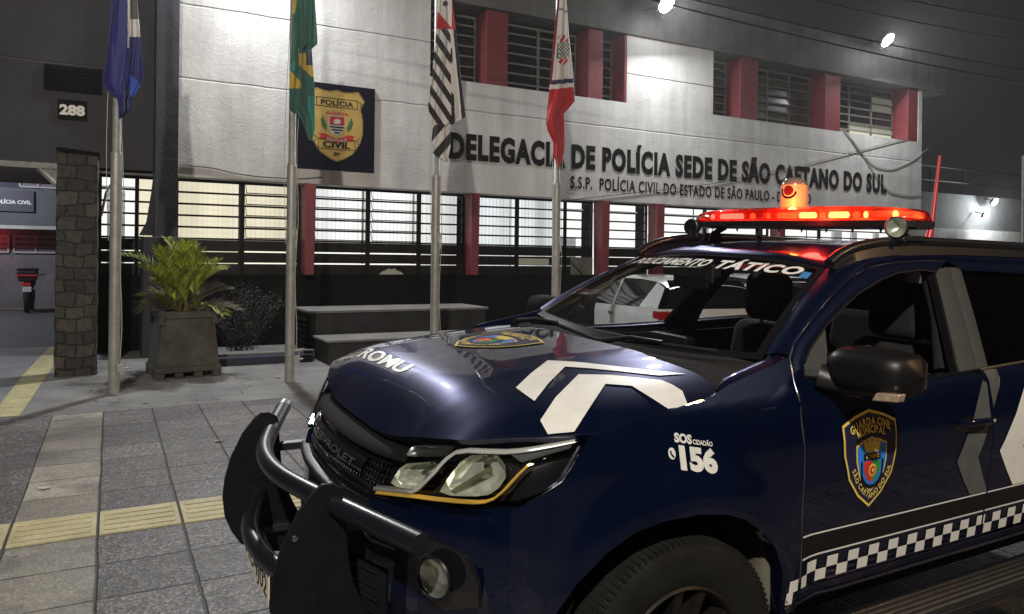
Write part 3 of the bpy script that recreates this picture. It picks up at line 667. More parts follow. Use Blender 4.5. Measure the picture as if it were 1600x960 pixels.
# black lower intake and fog lamp housings, set into the bumper
def fmap(dx): return lambda y, z, d=0: (fx(y, z)+dx-d, y, z)
mb = MB(); mb.grid([[fmap(-.004)(y, z) for z in np.linspace(.43, .70, 8)] for y in np.linspace(-.50, .50, 30)]); cb(mb, 'lower_intake', M['matte_black'], bumper)
mb = MB()
for z in np.linspace(.46, .68, 6): mb.tube([(fx(y, z)-.008, y, z) for y in np.linspace(-.46, .46, 20)], .0035, 6)
cb(mb, 'intake_grille', M['matte_black'], bumper)
for s in (-1, 1):
    q = [(-.605, .79), (-.66, .845), (-.755, .825), (-.80, .76), (-.79, .68), (-.70, .645), (-.625, .68)]
    mb = MB(); mb.prism([(s*a, b) for a, b in q], fmap(-.006), fmap(.01)); 
    hs = cb(mb, 'fog_lamp_housing', M['gloss_black'], bumper, smooth=0, bevel=.004)
    c = Vector((fx(.695, .75)-.012, s*.695, .748)); mb = MB()
    ax = Vector((-.80, s*.6*-1*-1, 0)).normalized() if False else Vector((-1, s*.45, 0)).normalized()
    Rm = ax.to_track_quat('Z', 'Y').to_matrix().to_4x4(); Rm.translation = c
    b = MB().lathe([(.0, .0), (.03, .002), (.050, .006), (.054, .010)], n=24); mb.add([Rm @ Vector(v) for v in b.v], b.f)
    cb(mb, 'fog_lamp_reflector', M['reflector'], bumper)
    b = MB().lathe([(0, .022), (.025, .020), (.045, .014), (.056, .008)], n=24); mb = MB(); mb.add([Rm @ Vector(v) for v in b.v], b.f); cb(mb, 'fog_lamp', M['clear'], bumper)
    b = MB().lathe([(.054, 0), (.064, .010), (.060, .016), (.054, .010)], n=24); mb = MB(); mb.add([Rm @ Vector(v) for v in b.v], b.f); cb(mb, 'fog_lamp_ring', M['bar_black'], bumper)
# upper grille
mb = MB(); GZ = lambda z: .055+(z-.86)*.35
gx = lambda y, z: smooth_plan(y)+(z-.86)*.42
mb.grid([[(gx(y, z)+.05, y, z) for z in np.linspace(.84, 1.07, 6)] for y in np.linspace(-.47, .47, 24)])
grille = cb(mb, 'grille', M['matte_black'])
mb = MB()
for z in np.linspace(.875, 1.015, 8): mb.tube([(gx(y, z)+.016, y, z) for y in np.linspace(-.41, .41, 30)], .0045, 6)
for y in np.linspace(-.40, .40, 41):
    mb.tube([(gx(y, z)+.018, y, z) for z in (.865, .95, 1.02)], .0035, 6)
cb(mb, 'grille_mesh', M['gloss_black'], grille)
def band(z0, z1, d0, d1, y1, n=40):
    P = []
    for y in np.linspace(-y1, y1, n):
        zz = np.linspace(z0, z1, 5); row = [(gx(y, z)+d0+(d1-d0)*k/4-.006*math.sin(math.pi*k/4), y, z+.02*max(0, abs(y)-.3)*1.0) for k, z in enumerate(zz)]
        row = [(row[0][0]+.04, y, row[0][2]-.004)]+row+[(row[-1][0]+.05, y, row[-1][2]+.003)]; P.append(row)
    return MB().grid(P)
cb(band(1.018, 1.040, -.012, .006, .49), 'upper_grille_band', M['matte_black'], grille)
cb(band(.945, .990, -.006, .0, .30), 'grille_crossbar', M['gloss_black'], grille)
mb = MB(); text(mb, 'CHEVROLET', -.26, .956, .52, .024, lambda u, v, d: (gx(u, v)-.014, -u, v), .02)
cb(mb, 'grille_lettering', M['applique'], grille, smooth=0, fix=False)
cb(band(.852, .868, -.012, -.008, .43), 'lower_grille_trim', M['bar_black'], grille)

# ---- headlamps (u runs inner to outer along the lens)
HBt = [(.706, -.392, .922), (.73, -.47, .914), (.775, -.595, .928), (.846, -.711, .946), (.900, -.79, .960), (.952, -.857, .978), (1.0, -.884, .997), (1.07, -.905, 1.032), (1.13, -.905, 1.085), (1.198, -.893, 1.158)]
HTp = [(.742, -.400, 1.000), (.780, -.450, 1.060), (.818, -.498, 1.099), (.853, -.60, 1.115), (.893, -.70, 1.131), (.953, -.758, 1.142), (1.033, -.808, 1.150), (1.12, -.856, 1.156), (1.17, -.878, 1.159), (1.204, -.888, 1.162)]
A, B = resamp(HBt, 28), resamp(HTp, 28)
lensP = [[tuple(a*(1-t)+b*t+np.array([-.012, -.006, 0])*math.sin(math.pi*t)) for t in np.linspace(0, 1, 12)] for a, b in zip(A, B)]
LENS = MB().grid(lensP); LB = BVHTree.FromPolygons(LENS.v, LENS.f)
def on_lens(px, py, d=.012):
    o, r = lray(px, py); h, nn, _, _ = LB.ray_cast(o, r)
    if h is None: h, nn, _, _ = LB.find_nearest(o+r*((1.0-o.x)/r.x if False else 2.2))
    return h+Vector((.8, .6, 0)).normalized()*d
def mirv(mb):
    q = MB(); q.v = [(a, -b, c) for a, b, c in mb.v]; q.f = list(mb.f); q.m = list(mb.m); return q
def ribbon(pxs, wpx, d, d2=None):
    mb = MB(); up = []
    for i, p in enumerate(pxs):
        a, b = pxs[max(0, i-1)], pxs[min(len(pxs)-1, i+1)]; t = Vector((b[0]-a[0], b[1]-a[1])).normalized(); n = Vector((-t.y, t.x))
        q0, q1 = on_lens(p[0]-n.x*wpx/2, p[1]-n.y*wpx/2, d), on_lens(p[0]+n.x*wpx/2, p[1]+n.y*wpx/2, d)
        back = Vector((.8, .6, 0)).normalized()*.02; up.append([tuple(q0+back), tuple(q0), tuple((q0+q1)/2-back*.15), tuple(q1), tuple(q1+back)])
    return mb.grid(up)
def bowl(poly, d, depth, facet=False):
    mb = MB(); n = len(poly); cx_, cy_ = sum(p[0] for p in poly)/n, sum(p[1] for p in poly)/n; rows = []
    poly = [tuple(p) for p in resamp(list(poly)+[poly[0]], 15)] if facet else [tuple(p) for p in resamp(list(poly)+[poly[0]], 41)]
    for t, e in ((0, 0), (.12, .55), (.35, .85), (.65, 1.0), (.97, 1.02)):
        rows.append([tuple(on_lens(p[0]+(cx_-p[0])*t, p[1]+(cy_-p[1])*t, d+depth*e)) for p in poly])
    return mb.grid(rows)
q = lambda a, b: (560+a/4.444, 660+b/4.444)
M['clear_dim'] = glass('low_glint_lens', (.9, .9, .88), .12, .05)  # far lens: reflection turned down so that no glint shows
hl_parts = [
    ('lamp_housing', MB().grid([[tuple(np.array(p)+np.array([.06, .045, 0])) for p in r] for r in lensP]), M['gloss_black']),
    ('amber_light_strip', ribbon([q(*p) for p in [(112, 495), (240, 510), (380, 526), (520, 545), (680, 561), (800, 568), (870, 563), (930, 540), (1000, 480), (1050, 425), (1100, 370), (1185, 290)]], 3.4, .006), M['amber']),
    ('chrome_frame', ribbon([q(*p) for p in [(95, 468), (230, 482), (350, 496), (400, 470), (455, 415), (520, 350), (560, 300), (605, 255), (660, 217), (750, 206), (870, 212), (1000, 215), (1100, 208), (1200, 195), (1360, 165), (1500, 135)]], 5.6, .008), M['silver']),
    ('main_reflector', bowl([q(*p) for p in [(545, 492), (590, 420), (640, 350), (690, 285), (750, 240), (850, 232), (940, 232), (990, 290), (1010, 350), (1008, 410), (960, 468), (900, 512), (840, 526), (700, 524), (585, 520)]], .014, .05, True), M['reflector']),
    ('inner_reflector', bowl([q(*p) for p in [(205, 430), (245, 360), (290, 300), (400, 290), (535, 285), (520, 335), (470, 400), (425, 452), (380, 478), (290, 470), (205, 455)]], .016, .04, True), M['reflector']),
    ('turn_lamp', bowl([q(*p) for p in [(312, 236), (350, 180), (400, 168), (560, 172), (655, 182), (620, 215), (580, 248), (450, 250), (330, 246)]], .016, .025), M['satin']),
    ('outer_trim', bowl([q(*p) for p in [(1040, 232), (1180, 215), (1330, 190), (1480, 150), (1460, 190), (1300, 235), (1120, 290)]], .014, .006), M['applique']),
]
mb = MB()
for bx, by, r0 in ((865, 255, .013), (440, 360, .011)):
    c = on_lens(*q(bx, by), .035); mb.tube([c+Vector((.03, .02, 0)), c, c-Vector((.02, .015, 0))], r0, 12, radii=[r0, r0, r0*.6])
hl_parts.append(('bulb', mb, M['satin']))
ls = MB()   # bright diagonal step across the big reflector
a, b, c, d = q(590, 505), q(870, 330), q(900, 350), q(640, 515); ls.add([on_lens(*a, .030), on_lens(*b, .044), on_lens(*c, .030), on_lens(*d, .022)], [(0, 1, 2, 3)])
hl_parts.append(('reflector_step', ls, M['chrome']))
for m in (0, 1):
    h = cb(mirv(LENS) if m else LENS, 'headlight', M['clear_dim'] if m else M['clear'], smooth=60)
    for nm, b, mt in hl_parts:
        if m and nm != 'lamp_housing': mt = M['gloss_black']  # far headlamp parts blackened to keep glints out
        cb(mirv(b) if m else b, nm, mt, h, smooth=12 if nm.endswith('reflector') else 50)

# ---- push bar
M['plate_black'] = mat('painted_plate_black', (.004, .0045, .006), .5, var=.3, scale=6, Specular_IOR_Level=.25)
bar = empty('push_bar', (0, 0, 0)); bar.parent = car
PL = [(.607, .966), (.575, .985), (.545, .986), (.519, .966), (.475, .91), (.433, .82), (.410, .735), (.403, .66), (.413, .58), (.438, .52), (.473, .465), (.54, .42), (.66, .40), (.72, .43), (.72, .52), (.68, .60), (.645, .68), (.63, .75), (.62, .86), (.615, .94)]
for s in (-1, 1):
    mb = MB(); mb.prism(PL, lambda a, b: (a, s*.484, b), lambda a, b: (a, s*.472, b)); cb(mb, 'side_plate', M['plate_black'], bar, smooth=30, bevel=.002)
    for k, (x, z) in enumerate([(.47, .84), (.60, .93), (.48, .60)]):
        mb = MB().lathe([(0, .007), (.008, .006), (.010, 0)], (x, -.0 if s > 0 else 0, z), 'y', 8); mb.v = [(a, s*(.484)+s*abs(b), c) if True else 0 for a, b, c in mb.v]; cb(mb, 'bolt', M['satin'], bar)
def arc_tube(z, ye, xc, xe, bend, r):
    pts = [(.712, -.845, z), (.650, -.66, z), (.590, -.48, z), (.535, -.30, z), (.497, -.15, z), (.485, 0, z), (.497, .15, z), (.535, .30, z), (.590, .48, z), (.650, .66, z), (.712, .845, z)]
    pts = [p for p in pts if abs(p[1]) <= ye+.001]; d = resamp(pts, 40); k = np.array([.25, .5, .25]); e = d.copy()
    for _ in range(3): e[1:-1] = .25*e[:-2]+.5*e[1:-1]+.25*e[2:]
    return e
t_ = arc_tube(.917, .845, 0, 0, 0, 0)
mb = MB(); mb.tube([tuple(p) for p in t_], .031, 20); cb(mb, 'cross_tube', M['bar_black'], bar, smooth=50)
mb = MB(); mb.tube([(.722, .872, .917), (.695, .80, .917)], .0318, 20); cb(mb, 'tube_end', M['satin'], bar)
t_ = [tuple(p+np.array([-.045, 0, 0])) for p in arc_tube(.655, .48, 0, 0, 0, 0)]
mb = MB(); mb.tube(t_, .031, 20); cb(mb, 'cross_tube', M['bar_black'], bar, smooth=50)
for s in (-1, 1):
    [cb(MB().box(.56, .74, s*.46-.02, s*.46+.02, za, za+.03), 'mounting_bracket', M['black_plastic'], bar, bevel=.003) for za in (.83, .50)]
# plate
mb = MB(); mb.box(.452, .456, -.215, .235, .525, .635); plate = cb(mb, 'number_plate', mat('plate_white', (.60, .57, .44), .4, var=.06), bevel=.001)
mb = MB(); mb.box(.4505, .4520, -.213, .233, .615, .633); cb(mb, 'plate_band', mat('plate_blue', (.03, .05, .35), .4), plate)
mb = MB(); text(mb, 'FIU4J02', 0, .540, .40, .066, lambda u, v, d: (.4508, .21-u, v), .012); cb(mb, 'plate_characters', M['black_decal'], plate, smooth=0, fix=False)
mb = MB(); mb.box(.457, .50, -.18, .18, .54, .63); cb(mb, 'plate_bracket', M['black_plastic'], plate, bevel=.004)

# ---- windscreen, cowl, wipers
def wsp(s, t):
    b = np.array([1.915+.085*s*s, .77*s, 1.285+.032*s*s]); u = np.array([2.548, .58*s, 1.672-.041*s*s])
    return tuple(b+(u-b)*t+np.array([-.008, 0, .013])*math.sin(math.pi*t))
SS = np.linspace(-1, 1, 31)
ws = cb(MB().grid([[wsp(s, t) for t in np.linspace(0, 1, 15)] for s in SS]), 'windscreen', M['windshield'], smooth=80)
def inset(s, t, d): p = wsp(s, t); return (p[0]-.5*d, p[1], p[2]+.86*d)
mb = MB()
for (s0, s1, t0, t1) in ((-1, 1, .0, .055), (-1, 1, .955, 1.0), (-1, -.955, .0, 1), (.955, 1, .0, 1)):
    mb.grid([[inset(s, t, .002) for t in np.linspace(t0, t1, 10)] for s in np.linspace(s0, s1, 24)])
cb(mb, 'windscreen_border', M['gloss_black'], ws, smooth=60)
mb = MB(); text(mb, 'POLICIAMENTO', -.955, .815, .98, .092, lambda u, v, d: inset(u, v+.06*u*u, .004), .035, shear=.25, sp=1.1)
text(mb, 'TÁTICO', .10, .808, .76, .098, lambda u, v, d: inset(u, v+.06*u*u, .004), .04, shear=.25, sp=1.1)
mb.v = [(x, -y, z) for x, y, z in mb.v]
cb(mb, 'windscreen_lettering', M['white_decal'], ws, smooth=0, fix=False)
mb = MB(); mb.grid([[inset(s, t, -.004) for t in np.linspace(.84, .92, 3)] for s in np.linspace(-.93, -.86, 3)]); cb(mb, 'windscreen_sticker', mat('sticker_blue', (.05, .22, .50), .5), ws)
# cowl between bonnet and glass
P = []
for s in SS:
    a = abs(s); hx = I(a, [0, .3, .55, .8, .9, 1], [1.74, 1.745, 1.755, 1.76, 1.745, 1.72]); y0 = s*.888; g = wsp(s, 0)
    z0 = 1.285-.03*a**4
    P.append([(hx-.01, y0, z0-.03), (hx+.02, y0*.99, z0-.02), ((hx+g[0])/2, (y0+g[1])/2, (z0+g[2])/2-.012), (g[0]-.012, g[1], g[2]-.008), (g[0]+.03, g[1], g[2]-.02)])
cb(MB().grid(P), 'cowl', M['matte_black'], smooth=50)
for s in (-1, 1):   # body-colour corner in front of the screen pillar
    P = []
    for x in np.linspace(1.70, 2.05, 9):
        zt = I(x, [1.664, 1.742, 1.82, 1.886, 1.933, 1.98, 2.05], [1.240, 1.266, 1.283, 1.296, 1.305, 1.314, 1.332]); yo = -sy(x, zt); yi = I(x, [1.70, 1.78, 1.9, 2.05], [.86, .80, .785, .76])
        P.append([(x, s*(yo-.004), zt-.002), (x, s*(yo*.6+yi*.4), zt+.008), (x, s*(yo*.25+yi*.75), zt+.006), (x, s*yi, zt-.012)])
    cb(MB().grid(P), 'cowl_corner', M['navy'], smooth=60)
for (p, q1, q2) in (((1.80, .62, 1.305), (1.83, .30, 1.318), (1.80, -.06, 1.30)), ((1.79, -.10, 1.300), (1.85, -.42, 1.325), (1.90, -.66, 1.335))):
    wp = empty('wiper', (0, 0, 0)); wp.parent = car
    mb = MB(); mb.tube([(p[0]-.03, p[1], p[2]-.02), p, ((p[0]+q1[0])/2, (p[1]+q1[1])/2, q1[2]+.012), (q1[0], q1[1], q1[2]+.012)], .011, 8, radii=[.02, .014, .009, .008]); cb(mb, 'wiper_arm', M['bar_black'], wp)
    mb = MB(); mb.tube([(q1[0]-.0, q1[1]*.25+p[1]*.75, q1[2]-.012), (q1[0]+.004, q1[1], q1[2]+.004), q2], .008, 6); cb(mb, 'wiper_blade', M['rubber'], wp)

# ---- pillars, roof
OUT = [(2.037, 1.252), (2.067, 1.331), (2.115, 1.376), (2.278, 1.463), (2.447, 1.545), (2.579, 1.599), (2.72, 1.640), (2.913, 1.662), (3.118, 1.670), (3.263, 1.668)]
INN = [(2.105, 1.280), (2.125, 1.315), (2.187, 1.362), (2.315, 1.431), (2.443, 1.487), (2.573, 1.539), (2.751, 1.591), (2.892, 1.619), (3.05, 1.630), (3.150, 1.622)]
def roof_e(x): return I(x, [2.5, 2.6, 2.75, 2.95, 3.3, 4.2, 5.0, 5.15], [1.632, 1.655, 1.680, 1.700, 1.708, 1.698, 1.645, 1.60])
def roof_c(x): return I(x, [2.46, 2.55, 2.65, 2.85, 3.3, 4.2, 5.0, 5.15], [1.670, 1.682, 1.703, 1.735, 1.752, 1.745, 1.69, 1.65])
def yroof(x): return I(x, [2.5, 2.7, 4.8, 5.15], [.575, .60, .60, .56])
P = []
for s in np.linspace(-1, 1, 31):
    xf = 2.548; row = []
    for t in np.linspace(0, 1, 40)**1.3:
        x = xf+(5.12-xf)*t; a = abs(s); z = roof_c(x)-(roof_c(x)-roof_e(max(x, 2.5)))*a**2.6; row.append((x, s*yroof(x), z if t > 0 else wsp(s, 1)[2]+.004))
    P.append(row)
roof = cb(MB().grid(P), 'roof', M['navy'], smooth=60)
for m in (0, 1):
    # A pillar: windscreen edge -> door seam, continued as cant rail
    P = []
    for k, (x, z) in enumerate(mult(OUT[1:], 3)):
        e = (x+.003, sy(x, z)-.001, z+.002)
        if x < 2.56:
            t = (z-1.317)/(1.60-1.317); wpt = wsp(-1, min(1, max(0, t))) 
        else: xx = max(x, 2.56); wpt = (xx, -yroof(xx), roof_e(xx)-.002)
        w3 = np.array(wpt); e3 = np.array(e); nrm = np.array([-.2, -.75, .6])*.022
        P.append([tuple(w3*(1-t)+e3*t+nrm*math.sin(math.pi*t)) for t in np.linspace(0, 1, 7)])
    for x in np.linspace(3.4, 5.1, 14):
        zz = I(x, [3.4, 4.2, 5.1], [1.664, 1.645, 1.57]); w3 = np.array((x, -yroof(x), roof_e(x)-.002)); e3 = np.array((x, sy(x, zz), zz)); nrm = np.array([0, -.75, .6])*.02
        P.append([tuple(w3*(1-t)+e3*t+nrm*math.sin(math.pi*t)) for t in np.linspace(0, 1, 7)])
    cb(MB().grid(mir(P) if m else P), 'windscreen_pillar', M['navy'], smooth=60)

# ---- doors
SEAMF = [(2.024, .565), (2.034, .781), (2.038, 1.055), (2.034, 1.132), (2.042, 1.252)]
SEAMB = [(3.100, .565), (3.119, .799), (3.131, 1.042), (3.120, 1.183), (3.094, 1.236)]
def door_panel(L, Rr, top, n=26, rows=20, g=.004):
    """L,R: seam polylines bottom to belt; top: belt polyline left to right"""
    A, B, T = resamp(L, rows), resamp(Rr, rows), resamp(top, n); P = []
    for i, u in enumerate(np.linspace(0, 1, n)):
        col = []
        for j, v in enumerate(np.linspace(0, 1, rows)):
            x = A[j][0]*(1-u)+B[j][0]*u; zb = A[j][1]*(1-u)+B[j][1]*u
            zt = T[i][1]; ztb = A[-1][1]*(1-u)+B[-1][1]*u; z = zb+(zt-ztb)*v**2
            col.append((x, sy(x, z), z))
        x, y, z = col[0]; col = [(x, y+.04, z)]+col; x, y, z = col[-1]; col += [(x, y+.008, z+.004), (x, y+.045, z)]
        P.append(col)
    for k, dx in ((0, g), (-1, -g)):
        e = [(x+dx, y, z) for x, y, z in P[k]]; f = [(x+dx*.3, y+.006, z) for x, y, z in P[k]]; h = [(x+dx*.2, y+.04, z) for x, y, z in P[k]]; P[k] = e
        if k == 0: P = [h, f]+P
        else: P = P+[f, h]
    return P
def strip(O, Iq, off=.0, lip=.03):
    P = []
    for (a, b), (c, d) in zip(mult(O, 3), mult(Iq, 3)):
        r = [(a+(c-a)*t, sy(a+(c-a)*t, b+(d-b)*t)-off-.004*math.sin(math.pi*t), b+(d-b)*t) for t in np.linspace(0, 1, 6)]
        x, y, z = r[-1]; r += [(x, y+lip, z)]; x, y, z = r[0]; r = [(x, y+lip, z)]+r; P.append(r)
    return MB().grid(P)
def side_map(x, z, d=0): return (x, sy(x, z)-.0028-d, z)
checker = MB(); white_l = MB()
zc0, zc1 = .575, .655
P1 = door_panel(SEAMF, SEAMB, [(2.042, 1.285), (2.10, 1.262), (2.34, 1.223), (2.70, 1.225), (3.094, 1.236)])
SEAMC = [(3.98, .62), (3.99, .80), (4.20, 1.0), (4.28, 1.15), (4.27, 1.262)]
P2 = door_panel(SEAMB, SEAMC, [(3.094, 1.236), (3.5, 1.250), (4.27, 1.262)])
doors = []; M['far_glass'] = glass('far_door_glass', (.98, .99, .985), .4)
for m in (0, 1):
    f = (lambda b: mirv(b)) if m else (lambda b: b)
    d1 = cb(f(MB().grid(P1)), 'front_door', M['navy'], smooth=50); d2 = cb(f(MB().grid(P2)), 'rear_door', M['navy'], smooth=50); doors += [d1, d2]
    cb(f(strip(OUT, INN)), 'window_frame', M['navy'], d1, smooth=60)
    mb = MB(); mb.tube([(x-.004, sy(x, z)+.001, z) for x, z in mult([(2.030, .60)]+SEAMF[1:]+OUT[1:], 3)], .0032, 6); cb(f(mb), 'door_edge_glint', M['satin'], d1, smooth=60)  # added bright tube, stands in for the highlight along the shut line
    # chrome-ish bright seal along the frame
    mb = MB(); mb.tube([(x, sy(x, z)-.003, z) for x, z in mult(INN[1:], 3)], .004, 6); cb(f(mb), 'window_seal', M['bar_black'], d1)
    mb = MB(); mb.tube([(x, sy(x, z)-.003, z) for x, z in [(2.12, 1.268), (2.34, 1.226), (2.7, 1.228), (3.09, 1.238)]], .006, 6); cb(f(mb), 'belt_seal', M['gloss_black'], d1)
    mb = MB(); mb.tube([(x, sy(x, z)-.004, z) for x, z in [(3.10, 1.240), (3.5, 1.254), (4.26, 1.266)]], .006, 6); cb(f(mb), 'belt_seal', M['satin'], d2)
    # B pillar films
    cb(f(strip([(3.16, 1.636), (3.063, 1.43), (2.972, 1.236)], [(3.258, 1.640), (3.172, 1.43), (3.086, 1.238)], -.002, .02)), 'pillar_film', M['applique'], d1)
    cb(f(strip([(3.268, 1.642), (3.182, 1.43), (3.096, 1.240)], [(3.350, 1.640), (3.262, 1.43), (3.172, 1.240)], -.002, .02)), 'pillar_film', M['applique'], d2)
    cb(f(strip([(3.135, 1.622), (3.045, 1.43), (2.952, 1.234)], [(3.158, 1.634), (3.061, 1.43), (2.970, 1.236)], -.004, .03)), 'window_channel', M['gloss_black'], d1)
    O2 = [(3.270, 1.668), (3.6, 1.665), (3.9, 1.655), (4.20, 1.635)]; I2 = [(3.355, 1.628), (3.6, 1.624), (3.9, 1.612), (4.13, 1.598)]
    cb(f(strip(O2, I2)), 'window_frame', M['navy'], d2)
    cb(f(strip([(4.20, 1.635), (4.25, 1.45), (4.275, 1.262)], [(4.13, 1.598), (4.17, 1.45), (4.18, 1.262)])), 'window_frame', M['black_plastic'], d2)
    # mirror triangle
    mb = MB(); mb.prism([(2.10, 1.275), (2.202, 1.262), (2.269, 1.344), (2.312, 1.424), (2.20, 1.362), (2.13, 1.31)], lambda a, b: (a, sy(a, b)+.004, b), lambda a, b: (a, sy(a, b)+.02, b)); cb(f(mb), 'mirror_base_film', M['applique'], d1, smooth=0)
    # glass
    gp = lambda a, b: (a, sy(a, b)+.022, b)
    win = [(2.19, 1.25), (2.29, 1.42), (2.315, 1.431), (2.443, 1.487), (2.573, 1.539), (2.751, 1.591), (2.892, 1.619), (3.05, 1.630), (3.140, 1.618), (3.05, 1.43), (2.955, 1.225), (2.34, 1.215)]
    if m:   # the far window is wound up, the near one is open
        mb = MB(); patch(mb, win, lambda a, b, d: gp(a, b), 2); cb(f(mb), 'window', M['far_glass'], d1, smooth=60)
    mb = MB(); patch(mb, [(3.355, 1.628), (3.6, 1.624), (3.9, 1.612), (4.13, 1.598), (4.17, 1.45), (4.18, 1.262), (3.5, 1.240), (3.180, 1.232), (3.265, 1.43)], lambda a, b, d: gp(a, b), 2); cb(f(mb), 'window', M['far_glass'] if m else M['tinted'], d2, smooth=60)
    # handles
    for xh, par in ((2.87, d1), (3.99, d2)):
        mb = MB(); mb.tube([(xh, sy(xh, 1.052)-.012, 1.054), (xh+.05, sy(xh, 1.052)-.034, 1.056), (xh+.16, sy(xh, 1.052)-.036, 1.052), (xh+.215, sy(xh, 1.052)-.014, 1.048)], .014, 10, radii=[.010, .014, .015, .012]); cb(f(mb), 'handle', M['navy'], par)
        mb = MB(); mb.tube([(xh+.165, sy(xh, 1.052)-.040, 1.053), (xh+.21, sy(xh, 1.052)-.024, 1.050)], .015, 10); cb(f(mb), 'handle_tip', M['chrome'], par)
        mb = MB(); patch(mb, [(xh+.09+.09*math.cos(t), 1.040+.03*math.sin(t)) for t in np.linspace(0, 2*math.pi, 20, endpoint=False)], lambda a, b, d: side_map(a, b, -.001), 1); cb(f(mb), 'handle_recess', M['gloss_black'], par)
    # decals per door
    for (x0, x1, par) in ((2.032, 3.100, d1), (3.112, 3.985, d2)):
        xs = np.linspace(x0, x1, 24); g = MB()
        g.grid([[side_map(x, z) for z in (.748-.012*(x-2)/1.4*0, .7535)] for x in xs]); g.grid([[side_map(x, z) for z in (.671, .6775)] for x in xs])
        cb(f(g), 'white_line', M['white_decal'], par, smooth=60)
        g = MB(); g.grid([[side_map(x, z, -.001) for z in np.linspace(.679, .7465, 3)] for x in xs]); cb(f(g), 'black_band', M['black_decal'], par, smooth=60)
        g = MB(); n = .0555; k0 = int(math.floor((x0-1.9)/n))
        for k in range(k0, int((x1-1.9)/n)+1):
            xa, xb = max(x0, 1.9+k*n), min(x1, 1.9+(k+1)*n)
            if xb-xa < .004: continue
            za, zb = ((.617, .656) if k % 2 else (.577, .617)); g.grid([[side_map(x, z) for z in (za, zb)] for x in (xa, (xa+xb)/2, xb)])
        cb(f(g), 'checker_squares', M['white_decal'], par, smooth=60)
    g = MB(); patch(g, [(3.06, 1.186), (3.085, 1.186), (3.098, 1.225), (3.075, 1.22)], side_map, 0) if False else None
    g = MB(); patch(g, [(3.085, 1.200), (2.980, 1.04), (2.886, .903), (2.940, .82), (2.990, .756), (3.105, .756), (3.060, .84), (3.028, .903), (3.075, .98), (3.112, 1.05), (3.112, 1.19)], side_map, 3); cb(f(g), 'grey_chevron', M['grey_decal'], d1, smooth=60)
    g = MB(); patch(g, [(3.125, 1.235), (3.215, 1.235), (3.20, 1.17), (3.139, 1.09)], side_map, 2); cb(f(g), 'grey_chevron', M['grey_decal'], d2, smooth=60)
    g = MB(); patch(g, [(3.50, 1.235), (3.380, 1.155), (3.275, 1.03), (3.178, .912), (3.235, .83), (3.292, .756), (3.45, .756), (3.39, .85), (3.35, .915), (3.45, 1.05), (3.60, 1.235)], side_map, 3); cb(f(g), 'white_chevron', M['white_decal'], d2, smooth=60)
    g = crest(lambda u, v, d: side_map(2.368+(u if not m else -u), .985+v, d), .292, .325)
    cb(f(g), 'municipal_shield', CREST, d1, smooth=0, fix=False)
    # arch-side checkers on the fender
    g = MB()
    for xa, xb, za, zb in ((1.969, 2.012, .577, .617), (1.985, 2.018, .617, .656) if False else (1.962, 1.990, .535, .577)): g.grid([[side_map(x, z) for z in (za, zb)] for x in (xa, (xa+xb)/2, xb)])
    cb(f(g), 'checker_squares', M['white_decal'], smooth=60)
    # emergency number
    g = MB(); fm = lambda u, v, d: side_map(1.555+((u-1.555) if not m else -(u-1.555)), v-.20*(u-1.48)*(1 if True else 0), d)
    text(g, 'SOS', 1.484, 1.126, .066, .026, fm, .05); text(g, 'CIDADÃO', 1.553, 1.126, .078, .014, fm, .03)
    text(g, '156', 1.497, 1.052, .145, .064, fm, .06)
    ph = [(1.472+.013*math.cos(t), 1.090+.017*math.sin(t)) for t in np.linspace(0, 2*math.pi, 24, endpoint=False)]; patch(g, ph, fm, 0)
    cb(f(g), 'emergency_number', M['white_decal'], smooth=0, fix=False)
    g = MB(); patch(g, [(1.466, 1.099), (1.470, 1.097), (1.471, 1.092), (1.474, 1.087), (1.479, 1.084), (1.479, 1.079), (1.474, 1.078), (1.467, 1.086), (1.464, 1.094)], lambda a, b, d: fm(a, b, .001), 0); cb(f(g), 'telephone_symbol', M['crest_navy'], smooth=0, fix=False)

